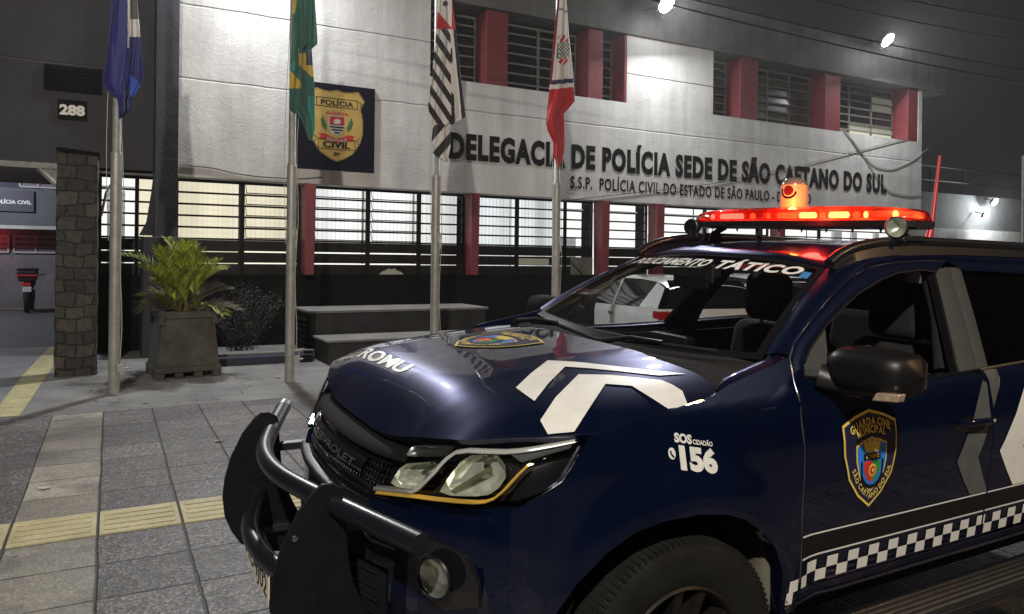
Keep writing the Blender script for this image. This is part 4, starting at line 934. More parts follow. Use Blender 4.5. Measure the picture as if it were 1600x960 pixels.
# ---- rear body (beyond the frame), sills, underside
qb = [(3.99, .62), (4.03, .70), (4.10, .80), (4.2, .87), (4.35, .91), (4.5, .915), (4.65, .90), (4.8, .85), (4.9, .76), (4.95, .62), (4.98, .48), (5.18, .48)]
qt = [(4.0, .82), (4.10, .92), (4.2, 1.01), (4.25, 1.07), (4.29, 1.16), (4.29, 1.262), (4.55, 1.262), (4.8, 1.262), (4.95, 1.262), (5.05, 1.262), (5.12, 1.262), (5.18, 1.262)]
Pq = []
for a, b in zip(mult(qb, 3), mult(qt, 3)):
    row = [(x, sy(x, z), z) for x, z in [(a[0]+(b[0]-a[0])*t, a[1]+(b[1]-a[1])*t) for t in np.linspace(0, 1, 12)]]
    x, y, z = row[0]; Pq.append([(x, y+.05, z)]+row)
for m in (0, 1):
    f = (lambda b: mirv(b)) if m else (lambda b: b)
    cb(f(MB().grid(Pq)), 'quarter_panel', M['navy'], smooth=50)
    mb = MB(); patch(mb, [(4.29, 1.262), (5.15, 1.262), (5.10, 1.57), (4.7, 1.615), (4.24, 1.635)], lambda a, b, d: (a, sy(a, b)+.004, b), 2); cb(f(mb), 'quarter_window', M['tinted'], smooth=60)
    mb = MB(); mb.grid([[(x, sy(x, z)+dy, z) for dy, z in ((.0, .562), (-.004, .545), (.002, .51), (.03, .49), (.12, .485))] for x in np.linspace(1.965, 4.0, 24)]); cb(f(mb), 'sill', M['navy'], smooth=60)
    # running board with ribs
    rb = empty('running_board', (0, 0, 0)); rb.parent = car
    mb = MB(); mb.box(2.03, 4.02, -1.115, -.94, .415, .455); cb(f(mb), 'board', M['bar_black'], rb, bevel=.014, segs=3)
    mb = MB()
    for k in range(5): mb.box(2.12, 3.92, -1.090+k*.026, -1.078+k*.026, .4545, .462)
    cb(f(mb), 'tread_rib', M['satin'], rb, bevel=.002)
    mb = MB(); mb.tube([(2.03, -1.03, .437), (2.0, -1.02, .437), (1.985, -.96, .43)], .02, 8); cb(f(mb), 'board_end', M['black_plastic'], rb)
mb = MB(); mb.box(1.0, 5.1, -.80, .80, .40, .47); mb.box(.99, 1.9, -.55, .55, .47, 1.0); cb(mb, 'underbody', M['matte_black'])
P = [[(5.19+.05*math.cos(y*1.6)+I(z, [.45, .9, 1.25, 1.62], [.06, .06, .0, -.13]), y*I(z, [.45, 1.2, 1.62], [1, 1, .68]), z) for z in np.linspace(.45, 1.63, 16)] for y in np.linspace(-.84, .84, 21)]
cb(MB().grid(P), 'tailgate', M['navy'], smooth=50)
for s in (-1, 1):
    mb = MB(); mb.box(5.14, 5.27, s*.80-.07, s*.80+.05, .95, 1.25); cb(mb, 'tail_lamp', mat('tail_red', (.35, .01, .01), .2, var=.1, Coat_Weight=.6), bevel=.02)

# ---- wheels
tp = [(.235, -.105), (.26, -.118), (.30, -.124), (.345, -.122), (.372, -.112), (.386, -.098), (.389, -.07), (.390, 0), (.389, .07), (.386, .098), (.372, .112), (.34, .122), (.235, .105)]
for ax in (1.55, 4.50):
    for s in (-1, 1):
        zc = .39-s*.80*math.sin(R_(2)); wr = empty('wheel', (ax-CX0, s*.80, zc)); wr.parent = car; wr.rotation_euler = (0, R_(11 if s < 0 else 40), 0)
        mb = MB().lathe(tp, axis='y', n=64)
        tyre = mb.build('tyre', M['rubber'], wr, smooth=30)
        mb = MB()
        for k in range(108):
            a = 2*math.pi*k/108; ca, sa = math.cos(a), math.sin(a)
            mb.box(-.007, .003, -.112, .112, .372, .3912, M=Matrix.Rotation(a, 4, 'Y'))
        mb.build('tread_blocks', M['rubber'], tyre, smooth=0)
        o = s*1.0
        mb = MB().lathe([(.238, o*.100), (.246, o*.112), (.238, o*.118), (.228, o*.105), (.222, o*.06), (.215, -.08*o), (.235, -.1*o)], axis='y', n=48)
        for k in range(6):
            Mk = Matrix.Rotation(2*math.pi*k/6, 4, 'Y')
            for dx in (-.026, .026):
                mb.add([Mk @ Vector(v) for v in [(dx-.014+dx*.2, o*.085, .07), (dx+.014+dx*.2, o*.085, .07), (dx*1.9+.016, o*.105, .235), (dx*1.9-.016, o*.105, .235), (dx-.014, o*.045, .07), (dx+.014, o*.045, .07), (dx*1.9+.016, o*.055, .235), (dx*1.9-.016, o*.055, .235)]], [(0, 1, 2, 3), (4, 7, 6, 5), (0, 4, 5, 1), (1, 5, 6, 2), (2, 6, 7, 3), (3, 7, 4, 0)])
        mb.lathe([(0, o*.095), (.04, o*.095), (.085, o*.085), (.09, o*.04)], axis='y', n=24)
        mb.build('rim', mat('rim_dark', (.012, .010, .009), .5, .4, var=.3, scale=20), wr, smooth=40)
        mb = MB().lathe([(0, o*.02), (.16, o*.02), (.165, -.0), (0, -.0)], axis='y', n=32); mb.build('brake_disc', M['dust'], wr, smooth=40)
        # wheel house
        P = [[(ax+.02+.455*math.cos(a), s*y, .46+.455*math.sin(a)) for y in (.50, .62, .75, .875)] for a in np.linspace(R_(-25), R_(205), 30)]
        cb(MB().grid(P), 'wheel_liner', M['matte_black'], smooth=60)
        mb = MB(); mb.grid([[(ax+.375+.02*math.sin(t*3), s*y, z) for t, z in zip(np.linspace(0, 1, 6), np.linspace(.28, .76, 6))] for y in np.linspace(.60, .90, 5)]); cb(mb, 'mud_flap', M['dust'], smooth=60, solid=.008)

# ---- mirrors
M['mirror_black'] = mat('mirror_black', (.004, .004, .0042), .42, var=.2, scale=30, Specular_IOR_Level=.3, bump=.1, bscale=250, bdist=.0008)
for m in (0, 1):
    f = (lambda b: mirv(b)) if m else (lambda b: b)
    mr = empty('door_mirror', (0, 0, 0)); mr.parent = car
    P = []
    for t in np.linspace(-1, 1, 17):
        yy = -1.055+.142*t; e = (1-abs(t)**4)**.35 if abs(t) < 1 else .0; row = []
        for a in np.linspace(0, 2*math.pi, 25):
            ca, sa = math.cos(a), math.sin(a); r = (abs(ca)**3.2+abs(sa)**3.2)**(-1/3.2)
            cx_ = .062 if ca > 0 else .105
            row.append((2.235+cx_*r*ca*max(e, .05)+.02*(-t), yy, 1.312+.078*r*sa*max(e, .05)+.012*t*0))
        P.append(row)
    mh = cb(f(MB().grid(P)), 'mirror_housing', M['matte_black'] if m else M['mirror_black'], mr, smooth=60)
    mb = MB(); mb.prism([(-1.16, 1.25), (-.95, 1.24), (-.935, 1.275), (-.935, 1.355), (-.96, 1.385), (-1.15, 1.38), (-1.18, 1.355), (-1.18, 1.275)], lambda a, b: (2.291, a, b), lambda a, b: (2.300, a, b)); cb(f(mb), 'mirror_glass', M['chrome'], mr, smooth=0)
    mb = MB(); mb.tube([(2.14, -.90, 1.275), (2.17, -.95, 1.262), (2.21, -1.02, 1.245)], .035, 10, radii=[.045, .035, .03]); cb(f(mb), 'mirror_arm', M['black_plastic'], mr, smooth=60)
    mb = MB(); mb.prism([(-1.105, 1.232), (-1.190, 1.242), (-1.197, 1.270), (-1.120, 1.262)], lambda a, b: (2.128+(a+1.1)*-.12, a, b), lambda a, b: (2.175, a, b)); cb(f(mb), 'indicator_lens', mat('indicator', (.55, .42, .30), .15, .5, var=.2, scale=60, Coat_Weight=.5), mr, bevel=.006)
# bracket pod of the near mirror sits on the door skin
# ---- roof furniture
for s in (-1, 1):
    rr = [(2.53, 1.652), (2.60, 1.695), (2.70, 1.722), (2.85, 1.744), (3.10, 1.752), (3.6, 1.748), (4.3, 1.738), (4.8, 1.70), (4.92, 1.665)]
    mb = MB(); mb.tube([(x, s*.61, z) for x, z in [tuple(p) for p in resamp(rr, 40)]], .022, 10); cb(mb, 'roof_rail', M['bar_black'], smooth=60)
    mb = MB(); mb.grid([[(x, s*(.61+dy), (z-.015) if k else roof_e(max(x, 2.5))-.01) for k, dy in ((0, -.012), (1, -.012), (1, .012), (0, .03))] for x, z in [tuple(p) for p in resamp(rr, 30)]]); cb(mb, 'rail_foot', M['bar_black'], smooth=60)
lb = empty('light_bar', (0, 0, 0)); lb.parent = car
def lbsec(y, k):
    a = min(1, abs(y)/.668); e = max(.0, 1-a**3.2)**.5; xh = .155*(.35+.65*e)
    return e, xh
P = []
for y in np.linspace(-.668, .668, 41):
    e, xh = lbsec(y, 0); zt = 1.838+.070*(.30+.70*e**.6); xo = 3.05
    P.append([(xo-xh, y, 1.838), (xo-xh*1.02, y, 1.845+.012*e), (xo-xh*.86, y, zt-.012), (xo-xh*.6, y, zt), (xo+xh*.6, y, zt), (xo+xh*.9, y, zt-.012), (xo+xh, y, 1.845), (xo+xh, y, 1.838)])
mb = MB().grid(P); mb.f += [tuple(range(8)), tuple(len(mb.v)-8+k for k in range(8))]; mb.m += [0, 0]
t = NT('red_dome'); tl = t.n('ShaderNodeBsdfTranslucent'); tl.inputs[0].default_value = (1, .045, .025, 1); tr = t.n('ShaderNodeBsdfTransparent'); tr.inputs[0].default_value = (.95, .09, .05, 1); gl = t.n('ShaderNodeBsdfGlossy'); gl.inputs['Roughness'].default_value = .06
m1 = t.n('ShaderNodeMixShader'); m1.inputs[0].default_value = .40; t.l(tr.outputs[0], m1.inputs[1]); t.l(tl.outputs[0], m1.inputs[2]); fr = t.n('ShaderNodeFresnel'); m2 = t.n('ShaderNodeMixShader'); t.l(fr.outputs[0], m2.inputs[0]); t.l(m1.outputs[0], m2.inputs[1]); t.l(gl.outputs[0], m2.inputs[2]); t.l(m2.outputs[0], t.t.nodes['Material Output'].inputs['Surface'])
dome = cb(mb, 'red_dome', t.m, lb, smooth=40)
P = []
for y in np.linspace(-.67, .67, 41):
    e, xh = lbsec(y*.99, 0); xo = 3.05; P.append([(xo-xh*1.02, y, 1.838), (xo-xh*.95, y, 1.812), (xo-xh*.6, y, 1.803), (xo+xh*.6, y, 1.803), (xo+xh*.95, y, 1.812), (xo+xh*1.02, y, 1.838)])
mb = MB().grid(P, False); mb.f += [tuple(range(6)), tuple(len(mb.v)-6+k for k in range(6))]; mb.m += [0, 0]; cb(mb, 'bar_base', M['black_plastic'], lb, smooth=40)
M['hot'] = emit('hot_lamp', (1.0, .62, .25), 30.0); M['hot_red'] = emit('red_lamp', (1.0, .10, .04), 16.0); M['pinkled'] = emit('pink_led', (1.0, .40, .42), 10.0)
for (y0, y1, m_) in ((-.185, -.075, 'hot'), (-.365, -.245, 'hot'), (-.46, -.43, 'hot'), (-.60, -.575, 'hot'), (.10, .13, 'hot_red'), (.28, .46, 'pinkled'), (.50, .53, 'pinkled'), (-.235, -.195, 'hot_red'), (-.42, -.375, 'hot_red'), (.20, .24, 'hot_red'), (-.07, .06, 'hot_red')):
    mb = MB(); mb.tube([(2.97, y0+.008, 1.866), (2.97, y0+.016, 1.866), (2.97, y1-.016, 1.866), (2.97, y1-.008, 1.866)], .016, 10, radii=[.008, .016, .016, .008]); cb(mb, 'flash_lamp', M[m_], lb)
mb = MB(); mb.box(2.96, 3.16, -.58, .58, 1.842, 1.852); cb(mb, 'lamp_tray', M['satin'], lb)
lp = lamp('light_bar_glow', 'POINT', (0, 0, 0), 3.5, (1.0, .03, .02), .06); lp.parent = car; lp.location = (3.05-CX0, 0, 1.945-.0)
lp.location = (2.86-CX0, -.25, 1.86)
for s in (-1, 1):
    mb = MB(); mb.tube([(3.05, s*.50, 1.81), (3.05, s*.56, 1.785), (3.05, s*.61, 1.755)], .018, 8); mb.box(2.99, 3.11, s*.61-.03, s*.61+.03, 1.752, 1.776); cb(mb, 'bar_foot', M['black_plastic'], lb, bevel=.004)
    sp = empty('spot_lamp', (0, 0, 0)); sp.parent = car
    ax = Vector((-1, -.25, -.02)).normalized(); Rm = ax.to_track_quat('Z', 'Y').to_matrix().to_4x4(); Rm.translation = (2.93, s*.628, 1.808)
    b = MB().lathe([(0, -.05), (.025, -.045), (.040, -.02), (.045, .01), (.047, .022), (.042, .026)], n=24); mb = MB(); mb.add([Rm @ Vector(v) for v in b.v], b.f); cb(mb, 'lamp_housing', M['black_plastic'], sp)
    b = MB().lathe([(0, -.012), (.02, -.004), (.041, .02)], n=24); mb = MB(); mb.add([Rm @ Vector(v) for v in b.v], b.f); cb(mb, 'lamp_reflector', M['reflector'] if s < 0 else M['matte_black'], sp)
    b = MB().lathe([(0, .030), (.02, .028), (.042, .023)], n=24); mb = MB(); mb.add([Rm @ Vector(v) for v in b.v], b.f); cb(mb, 'lens', M['clear'] if s < 0 else M['gloss_black'], sp)
    mb = MB(); mb.box(2.93, 2.99, s*.62-.035, s*.62+.035, 1.752, 1.768).tube([(2.96, s*.625, 1.76), (2.945, s*.628, 1.785)], .012, 8); mb.tube([(2.93, s*.585, 1.757), (2.93, s*.665, 1.757)], .014, 8); cb(mb, 'lamp_bracket', M['black_plastic'], sp, bevel=.003)
mb = MB(); 
for y in np.linspace(-.5, .5, 8): mb.lathe([(0, .0), (.007, 0), (.003, -.016), (0, -.02)], (3.0, y, 1.803), 'z', 6)
cb(mb, 'bar_screws', M['gloss_black'], lb)
# dome camera between the lamps
M['dome_grey'] = mat('smoky_dome', (.16, .13, .10), .12, var=.1, Coat_Weight=.8)
pc = empty('roof_camera', (0, 0, 0)); pc.parent = car
cc = (3.10, .07)
t = NT('camera_orange_lit'); t.set(Base_Color=(.66, .36, .16), Roughness=.35, Subsurface_Weight=0.3);  # white housing; the orange lamp light on it is put into the base colour
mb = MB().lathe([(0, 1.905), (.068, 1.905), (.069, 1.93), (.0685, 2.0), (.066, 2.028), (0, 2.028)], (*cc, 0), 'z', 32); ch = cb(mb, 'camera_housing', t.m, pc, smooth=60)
mb = MB().lathe([(.0655, 2.027), (.064, 2.036), (.050, 2.056), (.03, 2.066), (0, 2.070)], (*cc, 0), 'z', 32); cb(mb, 'camera_dome', M['dome_grey'], pc, smooth=60)
def oncam(a, z, d=.0): # angle a from the car's nose, on the cylinder
    r = .0695+d; th = math.pi+a; return (cc[0]+r*math.cos(th), cc[1]+r*math.sin(th), z)
mb = MB(); ring = [(.36*math.cos(k), .0245*math.sin(k)) for k in np.linspace(0, 2*math.pi, 24, endpoint=False)]
patch(mb, ring, lambda u, v, d: oncam(.30+u, 1.998+v, .0005), 1); cb(mb, 'camera_lens', mat('lens_red', (.09, .008, .012), .1, var=.1, Coat_Weight=1), pc)
mb = MB(); mb.grid([[oncam(.30+(.46+.16*k)*math.cos(a), 1.998+(.032+.011*k)*math.sin(a), .0006) for k in (0, .5, 1)] for a in np.linspace(R_(165), R_(352), 20)]); cb(mb, 'camera_slot', M['gloss_black'], pc)
mb = MB()
for z in (1.975, 2.010): mb.lathe([(0, .0), (.003, 0), (.003, .001), (0, .001)], (0, 0, 0), 'z', 8) if False else mb.add([oncam(1.0+.035*math.cos(k), z+.003*math.sin(k), .001) for k in np.linspace(0, 2*math.pi, 10, endpoint=False)], [tuple(range(10))])
cb(mb, 'camera_screws', M['gloss_black'], pc)
mb = MB().lathe([(0, 1.898), (.080, 1.898), (.082, 1.906), (0, 1.908)], (*cc, 0), 'z', 32); cb(mb, 'camera_base', M['satin'], pc)
lp2 = lamp('camera_glow', 'POINT', (0, 0, 0), 2.4, (1.0, .17, .025), .02); lp2.parent = car; lp2.location = (cc[0]-.135-CX0, cc[1]-.10, 1.93)
# aerials
mb = MB().lathe([(0, 1.737), (.012, 1.737), (.014, 1.748), (.010, 1.762), (0, 1.766)], (2.98, .18, 0), 'z', 12); cb(mb, 'stub_aerial', M['rubber'])
mb = MB(); mb.tube([(4.60, .30, 1.72), (4.615, .30, 1.80), (4.64, .30, 1.90), (4.69, .30, 2.32)], .03, 10, radii=[.034, .026, .014, .009]); cb(mb, 'whip_aerial', mat('red_lit_aerial', (.45, .02, .03), .35, var=.1, Coat_Weight=.3))  # red light on the aerial is put into its base colour
mb = MB()
for pts in ([(2.93, .55, 1.80), (2.90, .50, 1.765), (2.86, .47, 1.74), (2.80, .42, 1.727)], [(2.95, .48, 1.81), (2.88, .44, 1.75), (2.84, .40, 1.732)]): mb.tube(pts, .003, 6)
cb(mb, 'bar_cable', M['rubber'])

# ---- cabin
P = [[(x, y, z+.02*math.sin(y*6)**2*0) for x, z in ((1.88, 1.215), (2.0, 1.235), (2.25, 1.245), (2.38, 1.225), (2.43, 1.15), (2.44, .9))] for y in np.linspace(-.80, .80, 12)]
cb(MB().grid(P), 'dashboard', M['seat'], smooth=60)
mb = MB(); mb.box(2.30, 2.36, -.05, .22, 1.245, 1.285); cb(mb, 'dashboard_screen', M['gloss_black'], bevel=.01)
mb = MB(); 
for k in range(1): mb.tube([(2.62+.09*math.sin(a)*.5, -.40+.185*math.cos(a), 1.13+.175*math.sin(a)) for a in np.linspace(0, 2*math.pi, 33)], .016, 10, caps=False)
mb.tube([(2.60, -.40, 1.13), (2.42, -.40, 1.06)], .03, 8); mb.tube([(2.62, -.57, 1.13), (2.60, -.40, 1.13), (2.62, -.23, 1.13)], .02, 8)
cb(mb, 'steering_wheel', M['black_plastic'], smooth=60)
for s in (-1, 1):
    st = empty('front_seat', (0, 0, 0)); st.parent = car
    mb = MB(); mb.box(3.15, 3.30, s*.40-.25, s*.40+.25, .72, 1.28); mb.v = [(x+(z-.72)*.22, y*1.0, z) for x, y, z in mb.v]; cb(mb, 'backrest', M['seat'], st, bevel=.07, segs=5)
    mb = MB(); mb.box(2.68, 3.22, s*.40-.25, s*.40+.25, .62, .78); cb(mb, 'seat_cushion', M['seat'], st, bevel=.05, segs=4)
    mb = MB(); mb.box(3.24, 3.37, s*.40-.145, s*.40+.145, 1.29, 1.56); cb(mb, 'headrest', M['seat'], st, bevel=.06, segs=5)
    [cb(MB().tube([(3.33, s*yy, 1.22), (3.31, s*yy, 1.34)], .008, 6), 'headrest_post', M['satin'], st) for yy in (.34, .46)]
    mb = MB(); mb.grid([[(x, s*y, z) for y in (.735, .745)] for x, z in ((2.0, 1.25), (2.6, 1.20), (3.1, 1.20), (4.2, 1.22))]); 
    mb.grid([[(x, s*.82, z) for z in (.5, .9, 1.215)] for x in np.linspace(2.05, 5.0, 10)]); cb(mb, 'door_lining', M['seat'], smooth=0)
    mb = MB(); mb.tube([(x, s*y, z) for x, y, z in [(2.06, .775, 1.335), (2.25, .725, 1.42), (2.42, .665, 1.52), (2.56, .60, 1.60)]], .022, 8); cb(mb, 'pillar_trim', M['trim'], smooth=60)
    mb = MB(); mb.tube([(2.22, s*.70, 1.43), (2.27, s*.665, 1.425), (2.36, s*.64, 1.475), (2.42, s*.645, 1.53)], .011, 8); cb(mb, 'grab_handle', M['trim'], smooth=60)
    mb = MB(); mb.grid([[(x+dx, s*y, z) for dx in (0, .05)] for x, y, z in [(3.20, .62, 1.60), (3.12, .70, 1.45), (3.06, .76, 1.25), (3.03, .78, 1.1)]]); cb(mb, 'seat_belt', mat('belt_grey', (.16, .16, .13), .7), smooth=60)
    mb = MB(); mb.tube([(3.20, s*.60, 1.64), (3.11, s*.72, 1.43), (3.02, s*.80, 1.22)], .04, 8); cb(mb, 'middle_pillar', M['seat'], smooth=60)
mb = MB(); mb.box(4.0, 4.15, -.62, .62, .7, 1.32); mb.v = [(x+(z-.7)*.2, y, z) for x, y, z in mb.v]; mb.box(3.6, 4.05, -.62, .62, .6, .76); cb(mb, 'rear_bench', M['seat'], bevel=.04, segs=3)
P = [[(x, s*(yroof(x)-.01), roof_c(x)-.05-(roof_c(x)-roof_e(max(x, 2.55)))*abs(s)**2.6) for x in np.linspace(2.60, 5.0, 14)] for s in np.linspace(-1, 1, 11)]
cb(MB().grid(P), 'headliner', M['seat'], smooth=60)
mb = MB(); mb.box(2.44, 2.465, -.02, .22, 1.50, 1.565); cb(mb, 'interior_mirror', M['gloss_black'], bevel=.012, segs=3)
mb = MB(); mb.box(2.465, 2.52, -.03, .03, 1.53, 1.62); cb(mb, 'mirror_stalk', M['black_plastic'], bevel=.008)
for s in (-1, 1):
    mb = MB(); mb.box(2.56, 2.70, s*.36-.20, s*.36+.20, 1.600, 1.614); cb(mb, 'sun_visor', M['seat'], bevel=.006)
HAZE = .0010
# ================================================================ flagpoles and flags
M['pole'] = mat('galvanised_pole', (.33, .335, .31), .45, .35, var=.2, scale=9, bump=.1)
M['halyard'] = mat('white_cord', (.45, .44, .40), .8, var=.1)
flagname = ['dark blue flag', 'green and yellow flag', 'black and white striped flag', 'red and white flag']
for i in range(4):
    x = .05+2.03*i; f = empty('flagpole', (x, 10.0, 0), 'galvanised flagpole that carries the '+flagname[i], 'flagpole', 'four flagpoles on the pavement')
    mb = MB(); mb.tube([(0, 0, 0), (0, 0, 2.82)], .062, 20); mb.build('lower_tube', M['pole'], f)
    mb = MB(); mb.tube([(0, 0, 2.80), (0, 0, 2.84), (0, 0, 2.86), (0, 0, 7.4)], .05, 16, radii=[.063, .060, .047, .045]); mb.build('upper_tube', M['pole'], f)
    mb = MB(); mb.tube([(.02, -.06, .30), (.10, -.075, .30), (.155, -.08, .30)], .012, 8).tube([(.105, -.075, .27), (.105, -.075, .38)], .009, 8).box(.03, .11, -.085, -.03, .25, .34)
    mb.build('cleat', M['pole'], f, bevel=.003)
    mb = MB(); pts = [(.062+.015*math.sin(k*1.3+i), -.05-.01*math.cos(k), .42+k*.33) for k in range(21)]; mb.tube(pts, .0045, 5); pts = [(-.075-.03*math.sin(k*.55), -.04, 1.8+k*.4) for k in range(14)]; mb.tube(pts, .004, 5); mb.build('halyard', M['halyard'], f)
    if i in (1, 2, 3):
        mb = MB()
        for k in range(5): mb.tube([(.035+.03*math.cos(a), -.055-.03*math.sin(a)*.3, 1.92-.02*k+.09*math.sin(a)) for a in np.linspace(0, 6.28, 14)], .005, 5, caps=False)
        mb.build('cord_coil', M['halyard'], f)
def fl(name, c, **k): 
    t = NT(name); t.set(Base_Color=c, Roughness=.65, Sheen_Weight=.15); t.bump(t.noise(t.co(), 400, 2), .1, .001); return t.m
FMAT = {k: fl('cloth_'+k, c) for k, c in dict(blue=(.010, .014, .15), ltblue=(.03, .11, .55), white=(.62, .61, .60), green=(.012, .105, .075), teal=(.01, .20, .15), yellow=(.50, .36, .02), navy=(.010, .012, .05), black=(.008, .008, .012), red=(.42, .008, .014), grey=(.12, .13, .13), dkred=(.20, .006, .012)).items()}
def flag(i, L, Rr, y0, y1, colf, label, folds, depth=.05, nu=84, nv=240):
    """L,R: outline (px, py) of the hanging cloth down its two edges"""
    x = .05+2.03*i; names = []; P = []; YB = 10.0-.11
    for b in range(nv+1):
        py = y0+(y1-y0)*b/nv; xl = I(py, [p[1] for p in L], [p[0] for p in L]); xr = I(py, [p[1] for p in Rr], [p[0] for p in Rr]); row = []
        for a in range(nu+1):
            u = a/nu; uw = u+.10*math.sin(2*math.pi*u*1.0+i*2.1+py*.011)+.05*math.sin(5.1*u+i+py*.023); ph = folds*2*math.pi*uw+i*1.3+py*.006; dy = -depth*(math.sin(ph)+.35*math.sin(2.3*ph+py*.02))*(.35+.65*min(1, (b/nv)*1.3+.2))*math.sin(math.pi*min(1, max(0.02, u)))**.4
            q = at(xl+(xr-xl)*u, py, YB+dy); row.append((tuple(q), (xl+(xr-xl)*u, py, u)))
        P.append(row)
    mb = MB(); mats = []; V = [q[0] for r in P for q in r]; m = nu+1; fs = []; mi = []
    for b in range(nv):
        for a in range(nu):
            c = [P[b][a][1], P[b+1][a+1][1]]; col = colf((c[0][0]+c[1][0])/2, (c[0][1]+c[1][1])/2, (c[0][2]+c[1][2])/2)
            if col not in mats: mats.append(col)
            fs.append((b*m+a, b*m+a+1, (b+1)*m+a+1, (b+1)*m+a)); mi.append(mats.index(col))
    mb.v = V; mb.f = fs; mb.m = mi
    o = mb.build('flag', [FMAT[c] for c in mats], off=(x, 10, 4), solid=.003, smooth=180); o.location = (x, 10, 4); tag(o, label, 'flag', 'flags hanging from the four poles'); return o
I = np.interp
def c1(x, y, u):
    if y > 118 and x > 203 and y-118 > (x-203)*.9-2 and y < 152 and x < 218: return 'ltblue'
    if x > 200.5+.0*y:
        if y < 30: return 'grey' if (x-209)**2/30+(y-14)**2/260 < 1 else 'white' if x < 203 else 'grey'
        if 30 <= y < 58: return 'white'
    if 199.5 < x < 202 and y < 75: return 'white'
    return 'blue'
flag(0, [(176, -60), (174, 0), (166, 90), (160, 128), (167, 140), (181, 150), (185, 165), (186, 186)], [(214, -60), (214, 0), (220, 60), (224, 124), (214, 142), (205, 156), (205, 172), (187, 186)], -60, 186, c1, 'blue flag with a white band hanging limp, leftmost of the four', 2.3)
def c2(x, y, u):
    if y < 22 and x < 464-y*.15: return 'yellow'
    if 78 < y < 102 and 478 < x < 489 and y > 82-(x-478)*.5: return 'navy'
    if x > 466 and 84 < y < 121 and (y-84) > (x-466)*-1.0 and y < 104+(x-470)*1.0 and y > 84+0*(x): return 'yellow' if x > 467+(100-y)*.0 else 'green'
    if x < 471 and 112 < y < 138 and y < 138-(471-x)*.0 and (y-112) > (x-455)*1.1: return 'yellow'
    if x < 462 and 90 < y < 112 and y > 98-(x-454)*.5: return 'teal'
    if y > 150 and x > 478+(220-y)*.05: return 'teal'
    return 'green'
flag(1, [(459, -60), (458, 0), (455, 80), (452, 140), (452, 167), (470, 186), (476, 200), (482, 219)], [(493, -60), (492, 0), (496, 60), (496, 69), (487, 77), (490, 118), (492, 150), (492, 200), (488, 220)], -60, 220, c2, 'green and yellow flag with a blue disc, hanging in front of the shield board', 2.0)
def c3(x, y, u):
    fold = 704+(y-45)*.008
    if y < 46:
        if y > 18+(x-684)*1.2 and y < 46 : return 'red'
        if x > 706: return 'red'
        return 'navy' if (x-696)**2+(y-6)**2 < 18 else 'white'
    if x < fold and y < 46+(x-684)*-.0 : return 'white'
    if y > 195 and x < 706:
        k = math.floor((y+1.15*(x-680)-196)/19); return 'white' if k % 2 else 'black'
    if x < fold:
        k = math.floor((y-1.5*(x-680)-18)/15.6); return 'black' if k % 2 == 0 and y > 40 else 'white'
    e = (x-fold)/max(6.0, (I(y, [45, 185], [709, 728])-fold))
    if e < .25 and y > 75: return 'black' if (y-1.35*(x-703)) % 140 < 95 else 'white'
    return 'black' if e > .72 else 'white'
flag(2, [(686, -60), (685, 0), (681, 60), (676, 110), (669, 165), (671, 180), (677, 195), (674, 225), (677, 240), (695, 253)], [(708, -60), (706, 0), (712, 40), (719, 110), (728, 182), (724, 186), (712, 192), (703, 199), (704, 230), (699, 253)], -60, 253, c3, 'black and white striped flag with a red corner, hanging limp', 1.7)
def c4(x, y, u):
    xl = I(y, [0, 60, 140], [871, 866, 858])
    if y < 133:
        if x < xl+3.2: return 'dkred'
        s = y-(-.10)*(x-880)
        if 124 < s < 131: return 'navy'
        if 50 < y < 104:
            d = ((x-879)/11.0)**2+((y-78)/24.0)**2
            if d < 1 and x > 868+(104-y)*.08:
                if 66 < y < 90 and x > 874: return 'black' if int((y-1.2*x)/3.1) % 2 else 'white'
                if x < 873 and 72 < y < 92: return 'teal'
                if y > 92 or y < 64: return 'red' if int((x*1.7+y)/5) % 3 else 'white'
                return 'red' if int((x+y)/4) % 2 else 'white'
        return 'white'
    return 'red' if 138-(x-880)*.1 < y else ('white')
flag(3, [(873, -60), (871, 0), (864, 70), (858, 140), (853, 192), (856, 205), (864, 222), (865, 245), (871, 258)], [(884, -60), (885, 0), (889, 60), (895, 110), (898, 158), (888, 170), (881, 178), (882, 200), (882, 235), (875, 261)], -60, 261, c4, 'red and white flag with a crest, hanging limp, rightmost of the four', 1.4)

# ================================================================ planter and palm
px0, py0 = .90, 11.25
pl = empty('planter', (px0, py0, 0), 'square tapered stained concrete planter with a thick rim and arched foot holes', 'planter', rot=(0, 0, R_(6))); pl.scale = (.83, .83, 1.0)
M['planter'] = rough_mat('stained_concrete', (.034, .033, .028), (.092, .089, .072), 2.6, 35, .85)
def frust(mb, h0, h1, z0, z1): return mb.add([(s*h, t*h, z) for h, z in ((h0, z0), (h1, z1)) for s, t in ((-1, -1), (1, -1), (1, 1), (-1, 1))], [(0, 3, 2, 1), (4, 5, 6, 7), (0, 1, 5, 4), (1, 2, 6, 5), (2, 3, 7, 6), (3, 0, 4, 7)])
mb = MB(); frust(mb, .475, .40, .14, .80); mb.build('body', M['planter'], pl, bevel=.03, segs=3)
mb = MB()
for s in (-1, 1): mb.box(-.43, .43, s*.385-.045, s*.385+.045, .79, .885).box(s*.385-.045, s*.385+.045, -.338, .338, .79, .885)
mb.build('rim', M['planter'], pl, bevel=.014, segs=3)
for s in (-1, 1):
    for t_ in (-1, 1):
        mb = MB(); mb.box(s*.40-.05, s*.40+.05, t_*.40-.05, t_*.40+.05, .70, .90); mb.build('corner_lug', M['planter'], pl, bevel=.02)
mb = MB(); mb.box(-.50, .50, -.50, .50, .075, .15)
